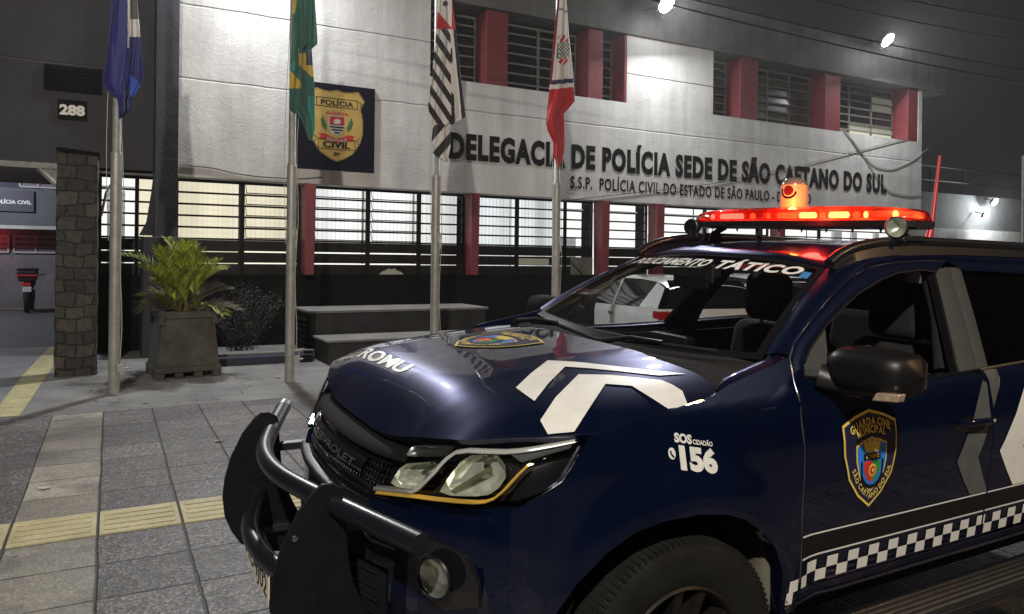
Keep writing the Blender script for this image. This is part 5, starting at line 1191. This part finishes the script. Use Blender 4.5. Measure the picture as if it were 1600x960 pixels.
for k in range(4):
    a = -.50+k*.29; mb.box(a, a+.13, -.495, -.36, 0, .075).box(a, a+.13, .36, .495, 0, .075).box(-.495, -.36, a, a+.13, 0, .075).box(.36, .495, a, a+.13, 0, .075)
mb.build('base', M['planter'], pl, bevel=.018, segs=3)
mb = MB(); mb.box(-.34, .34, -.34, .34, .70, .82); mb.build('soil', mat('soil', (.02, .016, .011), .95, var=.4, scale=30, bump=.5), pl)
def leafmat(name, a, b):
    t = NT(name); oi = t.n('ShaderNodeNewGeometry'); n = t.noise(t.co(), 6, 3); rr = t.math('FRACT', t.math('MULTIPLY', oi.outputs['Random Per Island'], 1.0)); 
    c = t.ramp(t.math('MULTIPLY_ADD', rr, .6, t.math('MULTIPLY', n, .4)), [(.2, a), (.75, b)]); t.set(Base_Color=c, Roughness=.45, Transmission_Weight=0.0, Subsurface_Weight=0.0); return t.m
M['frond'] = leafmat('palm_leaf', (.09, .13, .012), (.36, .40, .04)); M['frond_dry'] = leafmat('dry_palm_leaf', (.10, .085, .06), (.22, .20, .15)); M['halyard'] = M['halyard']; M['stalk'] = mat('palm_stalk', (.10, .085, .025), .6, var=.4, scale=10)
pm = empty('potted_palm', (px0, py0, .82), 'bushy yellow green palm growing in the concrete planter', 'palm')
rnd = random.Random(5)
fr_m, dry_m, st_m = MB(), MB(), MB()
for k in range(46):
    az = rnd.uniform(0, 2*math.pi); el = R_(rnd.uniform(58, 88)) if k < 30 else R_(rnd.uniform(25, 55)); Ln = rnd.uniform(.70, 1.12) if k < 30 else rnd.uniform(.55, .85); dry = k > 35
    base = Vector((rnd.uniform(-.13, .13), rnd.uniform(-.13, .13), 0)); d = Vector((math.cos(az)*math.cos(el), math.sin(az)*math.cos(el), math.sin(el)))
    pts = []; p = base.copy(); bend = rnd.uniform(.6, 1.7)
    N = 15
    for j in range(N+1):
        pts.append(p.copy()); p = p+d*(Ln/N); d = (d+Vector((0, 0, -bend*.105*(j/N+.15)))+Vector((math.cos(az), math.sin(az), 0))*.02).normalized()
    st_m.tube(pts, .006, 5, radii=[.011*(1-j/(N+1))+.002 for j in range(N+1)])
    tgt = dry_m if dry else fr_m
    for j in range(4, N+1):
        t = (pts[min(j+1, N)]-pts[j-1]).normalized(); sd = t.cross(Vector((0, 0, 1))).normalized(); upv = sd.cross(t)
        for s in (-1, 1):
            for h in (0, .33, .67):
                ll = (.24*math.sin(math.pi*min(1, (j-3+h)/(N-1)*.9+.12))+.05)*rnd.uniform(.85, 1.1); w2 = .0062*rnd.uniform(.8, 1.2)
                o0 = pts[j]+(pts[min(j+1, N)]-pts[j])*h; dr = (sd*s*.62+t*.85+upv*rnd.uniform(.15, .5)).normalized(); wv = dr.cross(upv).normalized()*w2
                a1 = o0+dr*ll*.5+Vector((0, 0, .01)); a2 = o0+dr*ll+Vector((0, 0, -ll*rnd.uniform(.0, .25)))
                tgt.add([o0-wv*.4, o0+wv*.4, a1+wv, a1-wv, a2], [(0, 1, 2, 3), (3, 2, 4)])
fr_m.build('fronds', M['frond'], pm, smooth=0, fix=False); dry_m.build('dry_fronds', M['frond_dry'], pm, smooth=0, fix=False); st_m.build('stalks', M['stalk'], pm)
for o_ in pm.children: o_['kind'] = 'thing'

# ================================================================ stone gate pillar, kerb, bench
sp = empty('stone_pillar', (-.40, 11.8, 0), 'tall rough dark stone gate pillar with a slab cap beside the driveway', 'pillar')
def stone():
    t = NT('dark_stone'); co = t.co(); sep = t.n('ShaderNodeSeparateXYZ'); t.l(co, sep.inputs[0]); cmb = t.n('ShaderNodeCombineXYZ'); t.l(t.math('ADD', sep.outputs[0], t.math('MULTIPLY', sep.outputs[1], .8)), cmb.inputs[0]); t.l(sep.outputs[2], cmb.inputs[1])
    wp = t.n('ShaderNodeVectorMath', operation='ADD'); nz = t.n('ShaderNodeTexNoise'); nz.inputs['Scale'].default_value = 3.5; t.l(co, nz.inputs['Vector']); mm = t.n('ShaderNodeVectorMath', operation='SCALE'); mm.inputs['Scale'].default_value = .15; t.l(nz.outputs['Color'], mm.inputs[0]); t.l(cmb.outputs[0], wp.inputs[0]); t.l(mm.outputs[0], wp.inputs[1])
    br = t.n('ShaderNodeTexBrick'); br.inputs['Scale'].default_value = 1.0; br.inputs['Brick Width'].default_value = .22; br.inputs['Row Height'].default_value = .17; br.inputs['Mortar Size'].default_value = .010; br.inputs['Mortar Smooth'].default_value = .6; br.offset = .45
    br.inputs['Color1'].default_value = (.034, .034, .033, 1); br.inputs['Color2'].default_value = (.085, .082, .075, 1); br.inputs['Mortar'].default_value = (.022, .021, .019, 1); t.l(wp.outputs[0], br.inputs['Vector'])
    n = t.noise(co, 14, 6, .7); c = t.mix(1.0, br.outputs['Color'], t.ramp(n, [(.3, (.5, .5, .5)), (.72, (1.35, 1.3, 1.2))]), 'MULTIPLY')
    t.set(Base_Color=c, Roughness=.85); t.bump(t.math('ADD', t.math('MULTIPLY', br.outputs['Fac'], -1.0), t.math('MULTIPLY', n, .8)), .8, .03); return t.m
M['stone'] = stone()
bm = bmesh.new()
mb = MB(); N = 30
for face in range(4):
    P = []
    for a in np.linspace(0, 1, 10):
        row = []
        for z in np.linspace(0, 3.0, N):
            c = [(-.235, -.20), (.235, -.20), (.235, .20), (-.235, .20)]; p0, p1 = c[face], c[(face+1) % 4]; ea = min(a, 1-a)
            x, y = p0[0]+(p1[0]-p0[0])*a, p0[1]+(p1[1]-p0[1])*a; k = .018*math.sin(z*23+face*2+a*9)*math.sin(z*9+a*14)*min(1, ea*6); nn = [(0, -1), (1, 0), (0, 1), (-1, 0)][face]; tp_ = 1+.03*(1-z/3)
            row.append((x*tp_+nn[0]*k, y*tp_+nn[1]*k, z))
        P.append(row)
    mb.grid(P)
mb.add([(-.235, -.2, 3.0), (.235, -.2, 3.0), (.235, .2, 3.0), (-.235, .2, 3.0)], [(0, 1, 2, 3)])
mb.build('shaft', M['stone'], sp, merge=.001)
mb = MB(); mb.box(-.25, .26, -.22, .22, 3.0, 3.06); mb.v = [(x, y, z-.08*(x+.25)) for x, y, z in mb.v]; mb.build('cap', M['black_base'], sp, bevel=.01)
M['bench_top'] = rough_mat('pale_worn_concrete', (.12, .12, .118), (.20, .198, .19), 2, 50); M['bench_dark'] = rough_mat('dark_concrete', (.014, .014, .015), (.034, .034, .035), 2, 40)
ben = empty('concrete_steps', (4.3, 12.5, 0), 'two low dark concrete steps with pale tops behind the second flagpole', 'steps')
mb = MB(); mb.box(2.86, 6.02, 12.22, 13.3, 0, .72); mb.build('upper_block', M['bench_dark'], ben, off=(4.3, 12.5, 0), bevel=.012)
mb = MB(); mb.box(2.82, 6.06, 12.18, 13.34, .72, .765); mb.build('upper_slab', M['bench_top'], ben, off=(4.3, 12.5, 0), bevel=.01)
mb = MB(); mb.box(2.92, 5.8, 11.3, 12.21, 0, .335); mb.build('lower_block', M['bench_dark'], ben, off=(4.3, 12.5, 0), bevel=.012)
mb = MB(); mb.box(2.88, 5.84, 11.26, 12.215, .335, .375); mb.build('lower_slab', M['bench_top'], ben, off=(4.3, 12.5, 0), bevel=.01)
mb = MB(); mb.box(2.84, 2.858, 12.24, 13.2, .1, .70)
for k in range(6): mb.box(2.79, 2.839, 12.26, 13.1, .14+k*.09, .17+k*.09)
mb.build('side_grille', M['matte_black'], ben, off=(4.3, 12.5, 0))
mb = MB(); mb.box(2.70, 2.86, 11.9, 12.05, .02, .17); o = mb.build('service_box', M['bench_top'], off=(2.78, 12, 0), bevel=.01); o.location = (2.78, 12, 0); tag(o, 'small pale utility box at the foot of the second flagpole by the steps', 'utility box')
kb = empty('low_kerb', (2.05, 12.2, 0), 'low dark kerb with a pale top between planter and steps', 'kerb')
mb = MB(); mb.box(1.30, 2.80, 11.75, 12.35, 0, .115); mb.build('kerb_body', mat('kerb_shadow_blue', (.012, .014, .035), .6, var=.3), kb, off=(2.05, 12.2, 0)); mb = MB(); mb.box(1.28, 2.82, 12.02, 12.36, .115, .15); mb.build('kerb_top', M['bench_top'], kb, off=(2.05, 12.2, 0), bevel=.006)  # kerb face: bluish shadow put into the base colour
# dark sunken yard wall between kerb and building is the station's base; a dim shrub stands against it
sh = empty('shrub', (1.95, 13.1, 0), 'dim leafless looking grey shrub against the black base wall, right of the planter', 'shrub')
rn = random.Random(11); tw, lf = MB(), MB()
for k in range(60):
    a = rn.uniform(0, 6.28); p = Vector((rn.uniform(-.2, .2), rn.uniform(-.15, .15), 0)); d = Vector((math.cos(a)*.4, math.sin(a)*.3, 1)).normalized(); pts = [p.copy()]
    for j in range(6):
        p = p+d*rn.uniform(.14, .24); d = (d+Vector((rn.uniform(-.35, .35), rn.uniform(-.3, .3), rn.uniform(-.25, .1)))).normalized(); pts.append(p.copy())
        for q_ in range(5):
            c = p+Vector((rn.uniform(-.08, .08), rn.uniform(-.08, .08), rn.uniform(-.08, .08))); e1 = Vector((rn.uniform(-1, 1), rn.uniform(-1, 1), rn.uniform(-1, 1))).normalized()*.022; e2 = e1.cross(Vector((rn.uniform(-1, 1), rn.uniform(-1, 1), rn.uniform(-1, 1)))).normalized()*.010
            lf.add([c-e1, c+e2, c+e1, c-e2], [(0, 1, 2, 3)])
    tw.tube(pts, .004, 4)
tw.build('twigs', mat('dark_twig', (.022, .020, .016), .8), sh); lf.build('leaves', mat('dusty_leaf', (.030, .032, .028), .7, var=.4, scale=20), sh, smooth=0, fix=False)

# ================================================================ courtyard beyond the driveway
cb_ = empty('courtyard_building', (-4, 26.5, 0), 'low grey building at the end of the driveway with dark upper band and barred windows', 'building')
co_ = (-4, 26.5, 0); M['court_wall'] = rough_mat('courtyard_wall', (.10, .095, .105), (.16, .155, .165), 1.5, 30); M['court_dark'] = rough_mat('courtyard_band', (.035, .038, .06), (.055, .058, .085), 1.5, 30)
mb = MB(); mb.box(-9, 2, 26.95, 28, 0, 2.36); mb.build('lower_wall', M['court_wall'], cb_, off=co_)
mb = MB(); mb.box(-9, 2, 26.0, 28, 2.36, 3.55); mb.build('upper_band', mat('band_grey', (.085, .085, .095), .7, var=.15, scale=2), cb_, off=co_)
mb = MB(); mb.box(-9, 2, 26.1, 28, 3.55, 6); mb.build('upper_wall', M['court_dark'], cb_, off=co_)
mb = MB(); mb.box(-9, 2, 25.96, 26.0, 2.36, 2.46); mb.build('ledge', M['soffit'], cb_, off=co_)
M['bar_pale'] = mat('pale_bars', (.34, .33, .34), .6, var=.1)
for x0, x1, z0, z1, Y, nm in ((-2.35, -1.0, 3.60, 4.28, 26.08, 'barred_window'), (-2.56, -.9, 1.68, 2.16, 26.92, 'barred_window'), (-3.6, -2.70, 1.68, 2.16, 26.92, 'barred_window')):
    mb = MB(); mb.box(x0, x1, Y, Y+.02, z0, z1); wn_ = mb.build(nm, mat('dim_glass', (.16, .13, .14), .4, var=.2), cb_, off=co_)
    mb = MB()
    for k in range(4): z = z0+(z1-z0)*k/3; mb.box(x0, x1, Y-.04, Y-.01, z-.022, z+.022)
    for k in range(4): x = x0+(x1-x0)*k/3; mb.box(x-.025, x+.025, Y-.045, Y-.005, z0, z1)
    mb.build('window_bars', M['bar_pale'], wn_, off=co_)
sg = empty('courtyard_sign', (-2.9, 25.93, 3.16), 'grey sign board lettered in white on the courtyard building, left edge', 'sign'); so = (-2.9, 25.93, 3.16)
mb = MB(); mb.box(-3.75, -1.99, 25.93, 25.99, 2.86, 3.47); mb.build('board', mat('sign_grey', (.055, .05, .07), .5, var=.1), sg, off=so, bevel=.005)
mb = MB(); text(mb, 'POLÍCIA CIVIL', -2.99, 3.085, .94, .105, lambda u, v, d: (u, 25.926, v), .035); mb.build('lettering', mat('sign_white', (.70, .70, .68), .5), sg, off=so, smooth=0, fix=False)
# canopy brace
cpy = empty('canopy_bracket', (-1.0, 14.0, 2.8), 'pale diagonal canopy brace under the dark wall, left of the stone pillar', 'bracket')
mb = MB(); mb.box(-4, -.45, 13.96, 14.02, 2.99, 3.08).tube([(-1.02, 14.0, 3.0), (-.66, 14.0, 2.62)], .045, 6); mb.add([(-1.0, 13.99, 3.0), (-.55, 13.99, 3.0), (-.60, 13.99, 2.62)], [(0, 1, 2)]); mb.build('brace', mat('weathered_white', (.26, .25, .23), .7, var=.3), cpy, off=(-1.0, 14.0, 2.8))
# red glow in the recess under the ledge comes from a red lamp there
lamp('courtyard_red_lamp', 'POINT', (-3.4, 26.5, 2.22), 14, (1, .08, .12), .06); lamp('courtyard_lamp', 'POINT', (-4.6, 22.5, 4.6), 700, (.85, .9, 1.0), .2)
# motorcycle seen from behind
mo = empty('motorcycle', (-2.02, 24.6, 0), 'black delivery style motorcycle with a red striped top box, parked in the courtyard', 'motorcycle')
mk = MB(); mk.box(-.20, .22, -.25, .2, .88, 1.18); mk.v = [(x*(1.18 if z > 1 else 1), y, z) for x, y, z in mk.v]; tb = mk.build('top_box', mat('box_black', (.02, .008, .010), .4), mo, bevel=.05, segs=3)
mb = MB(); mb.box(-.27, .27, -.275, .2, 1.02, 1.06); mb.build('red_band', mat('box_red', (.5, .02, .04), .3), tb, bevel=.01)
mb = MB(); mb.box(-.235, .255, -.26, .21, 1.17, 1.235); mb.build('box_lid', M['matte_black'], tb, bevel=.03)
for yy in (.0, 1.30):
    mb = MB(); b = MB().lathe([(.19, -.05), (.28, -.055), (.305, 0), (.28, .055), (.19, .05)], (0, 0, 0), 'x', 32); mb.add([(x, y+yy, z+.305) for x, y, z in b.v], b.f); wh = mb.build('wheel', M['rubber'], mo)
mb = MB(); mb.tube([(0, -.2, .78), (0, .3, .74), (0, .75, .82), (0, .95, .9)], .1, 10, radii=[.07, .13, .15, .08]); mb.build('seat_and_tank', M['matte_black'], mo)
mb = MB(); mb.box(-.09, .12, -.34, -.325, .60, .74); mb.build('plate', mat('plate_pale', (.62, .55, .52), .5), mo)
mb = MB(); mb.box(-.10, .10, -.33, -.26, .76, .84); mb.build('tail_lamp', mat('moto_red', (.5, .02, .02), .3), mo, bevel=.01)
mb = MB(); mb.tube([(-.36, 1.0, 1.05), (-.1, .95, 1.0), (.1, .95, 1.0), (.36, 1.0, 1.05)], .016, 8).tube([(0, .95, 1.0), (0, 1.3, .31)], .04, 8).box(-.12, .12, .3, .9, .30, .62); mb.build('frame', M['matte_black'], mo)

# ================================================================ right-hand neighbours
nb = empty('boundary_wall', (28, 18, 0), 'grey boundary wall with a white lower band, right of the station', 'wall'); no = (28, 18, 0)
mb = MB(); mb.box(21.6, 60, 18.0, 18.3, 3.05, 4.45); mb.build('upper_part', rough_mat('boundary_grey', (.10, .105, .11), (.17, .175, .18), 1, 30), nb, off=no); mb = MB(); mb.box(21.6, 60, 17.9, 18.3, 0, 3.05); mb.build('white_band', M['white_wall'], nb, off=no)
mb = MB()
for z in (4.95, 5.5): mb.tube([(21.6, 18.15, z), (60, 18.15, z)], .035, 6)
for k in range(18): mb.tube([(22+2.1*k, 18.15, 4.44), (22+2.1*k, 18.15, 5.5)], .03, 6)
rl = mb.build('railing', M['frame'], off=no); rl.location = no; tag(rl, 'thin dark rail on top of the grey boundary wall', 'railing')
mb = MB(); mb.box(-30, 90, 34, 36, 0, 4.6); o = mb.build('far_wall', M['dark_wall'], off=(0, 34, 0)); o.location = (0, 34, 0); tag(o, 'long unlit dark wall far behind the station, seen past its right corner', 'wall')
for (x, z, lab, pw) in ((31.5, 4.2, 'floodlight on the grey boundary wall, above its reflection', 200), (30.9, 3.62, 'added lower lamp standing in for the floodlight reflection on the grey boundary wall', 40)):  # second lamp is added, standing in for the first one's reflection
    f = empty('wall_floodlight', (x, 17.5, z), lab, 'floodlight', 'floodlights on the boundary wall', rot=(R_(30), 0, 0))
    mb = MB(); mb.box(-.15, .15, -.03, .08, -.11, .11); mb.build('lamp_body', M['frame'], f, bevel=.02); mb = MB().lathe([(0, -.085), (.09, -.075), (.16, -.034)], (0, 0, 0), 'y', 24); mb.build('lamp_face', M['flood_face'], f); mb = MB(); mb.tube([(0, .06, 0), (0, .45, -.05)], .02, 6); mb.build('arm', M['frame'], f)
    l = lamp('wall_floodlight_light', 'POINT', (0, -.22, 0), pw, (.95, 1.0, 1.0), .1); l.parent = f
mb = MB(); mb.tube([(26.85, 14, 0), (26.85, 14, 5.3)], .055, 10); o = mb.build('metal_post', M['pole'], off=(26.85, 14, 0)); o.location = (26.85, 14, 0); tag(o, 'slim pale metal post at the right edge', 'post')
# overhead cables
M['cable'] = mat('black_cable', (.012, .012, .012), .6, var=.1)
M['cable_pale'] = mat('pale_cable', (.25, .24, .22), .6, var=.1)
cabs = [((1030, 5), (1600, 128), 9.0, 'lowest of the dark overhead cables, crossing in front of the right upper windows'), ((1045, -8), (1600, 108), 9.3, 'second lowest dark overhead cable, just above the lowest one'), ((1180, -20), (1600, 62), 9.6, 'dark overhead cable over the top right corner of the sky'), ((1290, -30), (1600, 30), 8.6, 'highest dark overhead cable in the top right corner')]
for (a, b, Y, lab) in cabs:
    p0, p1 = at(*a, Y), at(*b, Y); d = p1-p0; p0 = p0-d*.6; p1 = p1+d*.8; pts = [p0+(p1-p0)*t-Vector((0, 0, .35*4*t*(1-t)-.28)) for t in np.linspace(0, 1, 30)]
    mb = MB(); mb.tube(pts, .013, 6); o = mb.build('overhead_cable', M['cable'], off=tuple(p0)); o.location = p0; tag(o, lab, 'cable', 'overhead cables at top right')
def wire(pxs, Y, r, name, m, lab):
    pts = [at(x, y, Y) for x, y in pxs]; pts = [Vector(p) for p in resamp([tuple(p) for p in pts], 40)]
    for _ in range(4): pts = [pts[0]]+[(pts[i-1]+pts[i]*2+pts[i+1])/4 for i in range(1, len(pts)-1)]+[pts[-1]]
    mb = MB(); mb.tube(pts, r, 6); o = mb.build(name, m, off=tuple(pts[0])); o.location = pts[0]; tag(o, lab, 'wire', 'loose wires on the station front')
wire([(1320, 205), (1345, 235), (1372, 280), (1390, 300), (1420, 306), (1438, 304)], 13.985, .009, 'loose_wire', M['cable_pale'], 'pale wire hanging diagonally beside the last letters of the wall lettering')
wire([(1325, 210), (1345, 240), (1370, 262), (1395, 265), (1425, 252), (1443, 238), (1450, 232)], 13.985, .008, 'loose_wire', M['cable_pale'], 'pale wire in a shallow loop below the rightmost upper window')
wire([(880, 314), (960, 305), (1100, 290), (1240, 262), (1420, 216)], 13.982, .007, 'loose_wire', M['cable'], 'thin dark wire rising across both rows of wall lettering')
wire([(282, 258), (330, 262), (370, 272), (410, 277), (470, 280), (505, 277)], 13.985, .010, 'loose_wire', M['cable'], 'dark wire along the bottom edge of the white wall, left of the shield board')
wire([(158, 338), (166, 300), (176, 285), (186, 275)], 12.2, .02, 'loose_wire', M['cable_pale'], 'short pale bent conduit beside the stone pillar')
# litter
rn = random.Random(3)
for k, (x, y, lab) in enumerate(((.36, 9.15, 'small pale scrap of paper on the pavement near the first flagpole'), (2.0, 10.3, 'dry leaf on the concrete right of the planter'), (-.38, 6.1, 'white scrap on the pale tile column, nearest of the scraps'), (.85, 7.0, 'tiny pale scrap among the grey tiles'))):
    c = Vector((x, y, .006)); pts = [(c.x+.05*math.cos(a)*rn.uniform(.6, 1.2), c.y+.022*math.sin(a)*rn.uniform(.6, 1.2), .006+rn.uniform(0, .012)) for a in np.linspace(0, 6.28, 8)[:-1]]
    mb = MB(); mb.add(pts, [tuple(range(len(pts)))]); o = mb.build('litter_scrap', mat('scrap', (.45, .44, .40), .8) if k != 1 else M['stalk'], off=tuple(c), smooth=0, solid=.002); o.location = c; tag(o, lab, 'litter', 'scraps on the pavement')

# ================================================================ thin haze volume added to put halos round the lamps
hz = MB().box(-82, 82, -82, 82, -1.0, 12.0).build('haze', None, smooth=0) if False else None
me = bpy.data.meshes.new('haze'); b_ = MB().box(-82, 82, -82, 82, -1.0, 12.0); me.from_pydata(b_.v, [], b_.f)
hm = bpy.data.materials.new('lamp_halo_haze'); hm.use_nodes = True; ht = hm.node_tree; ht.nodes.remove(ht.nodes['Principled BSDF']); pv = ht.nodes.new('ShaderNodeVolumePrincipled'); pv.inputs['Density'].default_value = HAZE; pv.inputs['Color'].default_value = (.95, .95, .95, 1); pv.inputs['Anisotropy'].default_value = .7
ht.links.new(pv.outputs[0], ht.nodes['Material Output'].inputs['Volume']); me.materials.append(hm)
hz = bpy.data.objects.new('haze', me); COL.objects.link(hz); hz['kind'] = 'stuff'; sc.cycles.volume_step_rate = 8; sc.cycles.volume_bounces = 0
# ================================================================ two white patrol cars nosed in to the station
M['car_white'] = mat('white_car_paint', (.80, .81, .81), .25, var=.05, Coat_Weight=.8); M['car_black'] = mat('black_car_paint', (.012, .012, .014), .25, var=.05, Coat_Weight=.8); M['car_glass'] = mat('car_dark_glass', (.008, .009, .010), .06, var=.1, Coat_Weight=.6); M['tail'] = mat('tail_lamp_red', (.40, .01, .01), .2, var=.15, Coat_Weight=.8)
def patrol(loc, rz, label, bar_):
    c = empty('patrol_car', loc, label, 'patrol car', 'white patrol cars beyond the police car', rot=(0, 0, rz))
    # local: y forward, x right; 4.1 m long, rear at y = 0
    def hw(y, z): return (.80+.05*math.sin(math.pi*min(1, max(0, y/4.1))))*I(z, [.3, .55, .85, 1.0, 1.42], [.94, 1.0, 1.0, .96, .74])
    def sect(y0, y1, n, zt, zb):
        P = []
        for y in np.linspace(y0, y1, n):
            a, b = zb(y), zt(y); P.append([(-hw(y, z), y, z) for z in np.linspace(a, b, 10)])
        return P
    belt = lambda y: I(y, [0, .3, 3.0, 3.6, 4.1], [.98, .98, .93, .86, .66]); bot = lambda y: .30 if not (abs(y-.68) < .36 or abs(y-3.25) < .36) else .30+math.sqrt(max(0, .36**2-min(abs(y-.68), abs(y-3.25))**2))*.98
    for s in (0, 1):
        f = (lambda P: [[(-x, y, z) for x, y, z in r] for r in P]) if s else (lambda P: P)
        MB().grid(f(sect(.02, 2.15, 40, belt, bot))).build('rear_side', M['car_white'], c, smooth=60)
        MB().grid(f(sect(2.155, 4.1, 40, belt, bot))).build('front_side', M['car_black'], c, smooth=60)
        roofz = lambda y: I(y, [.05, .35, .9, 1.8, 2.4, 3.1], [1.30, 1.385, 1.42, 1.42, 1.36, .98])
        # greenhouse
        MB().grid(f([[(-hw(y, z)-.0, y, z) for z in np.linspace(belt(y), max(belt(y)+.01, roofz(y)-.06), 6)] for y in np.linspace(.12, 3.0, 30)])).build('glass_band', M['car_glass'], c, smooth=60)
        for (ya, yb, yc, yd) in ((.08, .62, .10, .36), (1.42, 1.50, 1.42, 1.50), (2.35, 2.43, 2.15, 2.23)):
            MB().grid(f([[(-hw(y0+(y1-y0)*t, z)-.006, y0+(y1-y0)*t, z) for t, z in [(k/5, belt(y0)+(roofz(y1)-.05-belt(y0))*k/5) for k in range(6)]] for y0, y1 in ((ya, yc), ((ya+yb)/2, (yc+yd)/2), (yb, yd))])).build('body_pillar', M['car_white'] if ya < 2 else M['car_black'], c, smooth=60)
        for y in (.68, 3.25):
            b = MB().lathe([(0, -.09), (.17, -.09), (.19, -.10), (.30, -.10), (.31, -.04), (.31, .1), (0, .1)], (-.72 if not s else .72, y, .31), 'x', 32); b.build('wheel', M['rubber'], c)
        mb = MB(); mb.box(-hw(1.75, .84)-.025, -hw(1.75, .84)+.01, 1.38, 1.56, .82, .86).box(-hw(2.6, .84)-.025, -hw(2.6, .84)+.01, 2.62, 2.80, .82, .86)
        if s: mb.v = [(-x, y, z) for x, y, z in mb.v]
        mb.build('door_handle', M['chrome'], c, bevel=.01)
        mb = MB(); mb.box(-hw(.1, .9)-.010, -hw(.1, .9)+.16, -.02, .20, .83, .95); mb.v = [((-x if s else x), y, z) for x, y, z in mb.v]; mb.build('tail_lamp', M['tail'], c, bevel=.02, segs=3)
        mb = MB(); mb.tube([(-.92, 2.5, 1.0), (-1.0, 2.47, 1.02)], .06, 8); mb.v = [((-x if s else x), y, z) for x, y, z in mb.v]; mb.build('door_mirror', M['car_black'], c)
    MB().grid([[(s*hw(y, 1.38), y, roofz(y)-.05*abs(s)**3) for y in np.linspace(.05, 2.4, 20)] for s in np.linspace(-1, 1, 11)]).build('roof', M['car_white'], c, smooth=60)
    MB().grid([[(s*hw(y, z), y-.06*(1-s*s), z) for y, z in ((.04, .35), (-.02, .5), (-.02, .75), (.03, .98))] for s in np.linspace(-1, 1, 11)]).build('tailgate', M['car_white'], c, smooth=60)
    MB().grid([[(s*hw(y, z)*.92, y-.06*(1-s*s), z) for y, z in ((.03, .98), (.05, 1.10), (.10, 1.28), (.22, 1.37))] for s in np.linspace(-1, 1, 11)]).build('rear_window', M['car_glass'], c, smooth=60)
    MB().grid([[(s*hw(y, z), y, z) for y, z in ((2.4, 1.36), (2.75, 1.18), (3.1, .97))] for s in np.linspace(-1, 1, 9)]).build('windscreen', M['car_glass'], c, smooth=60)
    MB().grid([[(s*hw(y, z), y+.1*(1-s*s), z) for y, z in ((3.05, .97), (3.4, .90), (3.8, .80), (4.1, .64), (4.14, .30))] for s in np.linspace(-1, 1, 11)]).build('bonnet', M['car_black'], c, smooth=60)
    mb = MB(); mb.box(-.72, .72, .05, 4.05, .28, .34); mb.build('floor_pan', M['matte_black'], c)
    if bar_:
        l = empty('light_bar', (0, 1.25, 1.50)); l.parent = c
        mb = MB(); mb.box(-.58, .58, -.14, .14, -.0, .085); mb.build('red_dome', mat('dim_red_dome', (.30, .012, .010), .15, var=.2, Coat_Weight=.6), l, bevel=.035, segs=4); mb = MB(); mb.box(-.58, .58, -.13, .13, -.035, 0); mb.tube([(-.4, 0, -.02), (-.4, 0, -.10)], .02, 6).tube([(.4, 0, -.02), (.4, 0, -.10)], .02, 6); mb.build('bar_base', M['black_plastic'], l, bevel=.01)
    return c
patrol((7.34, 7.83, 0), R_(-12), 'white patrol car with a black front and a bare roof, seen through the windscreen', False)
patrol((10.25, 8.95, 0), R_(-12), 'white patrol car with an unlit red roof bar, seen through the windscreen', True)
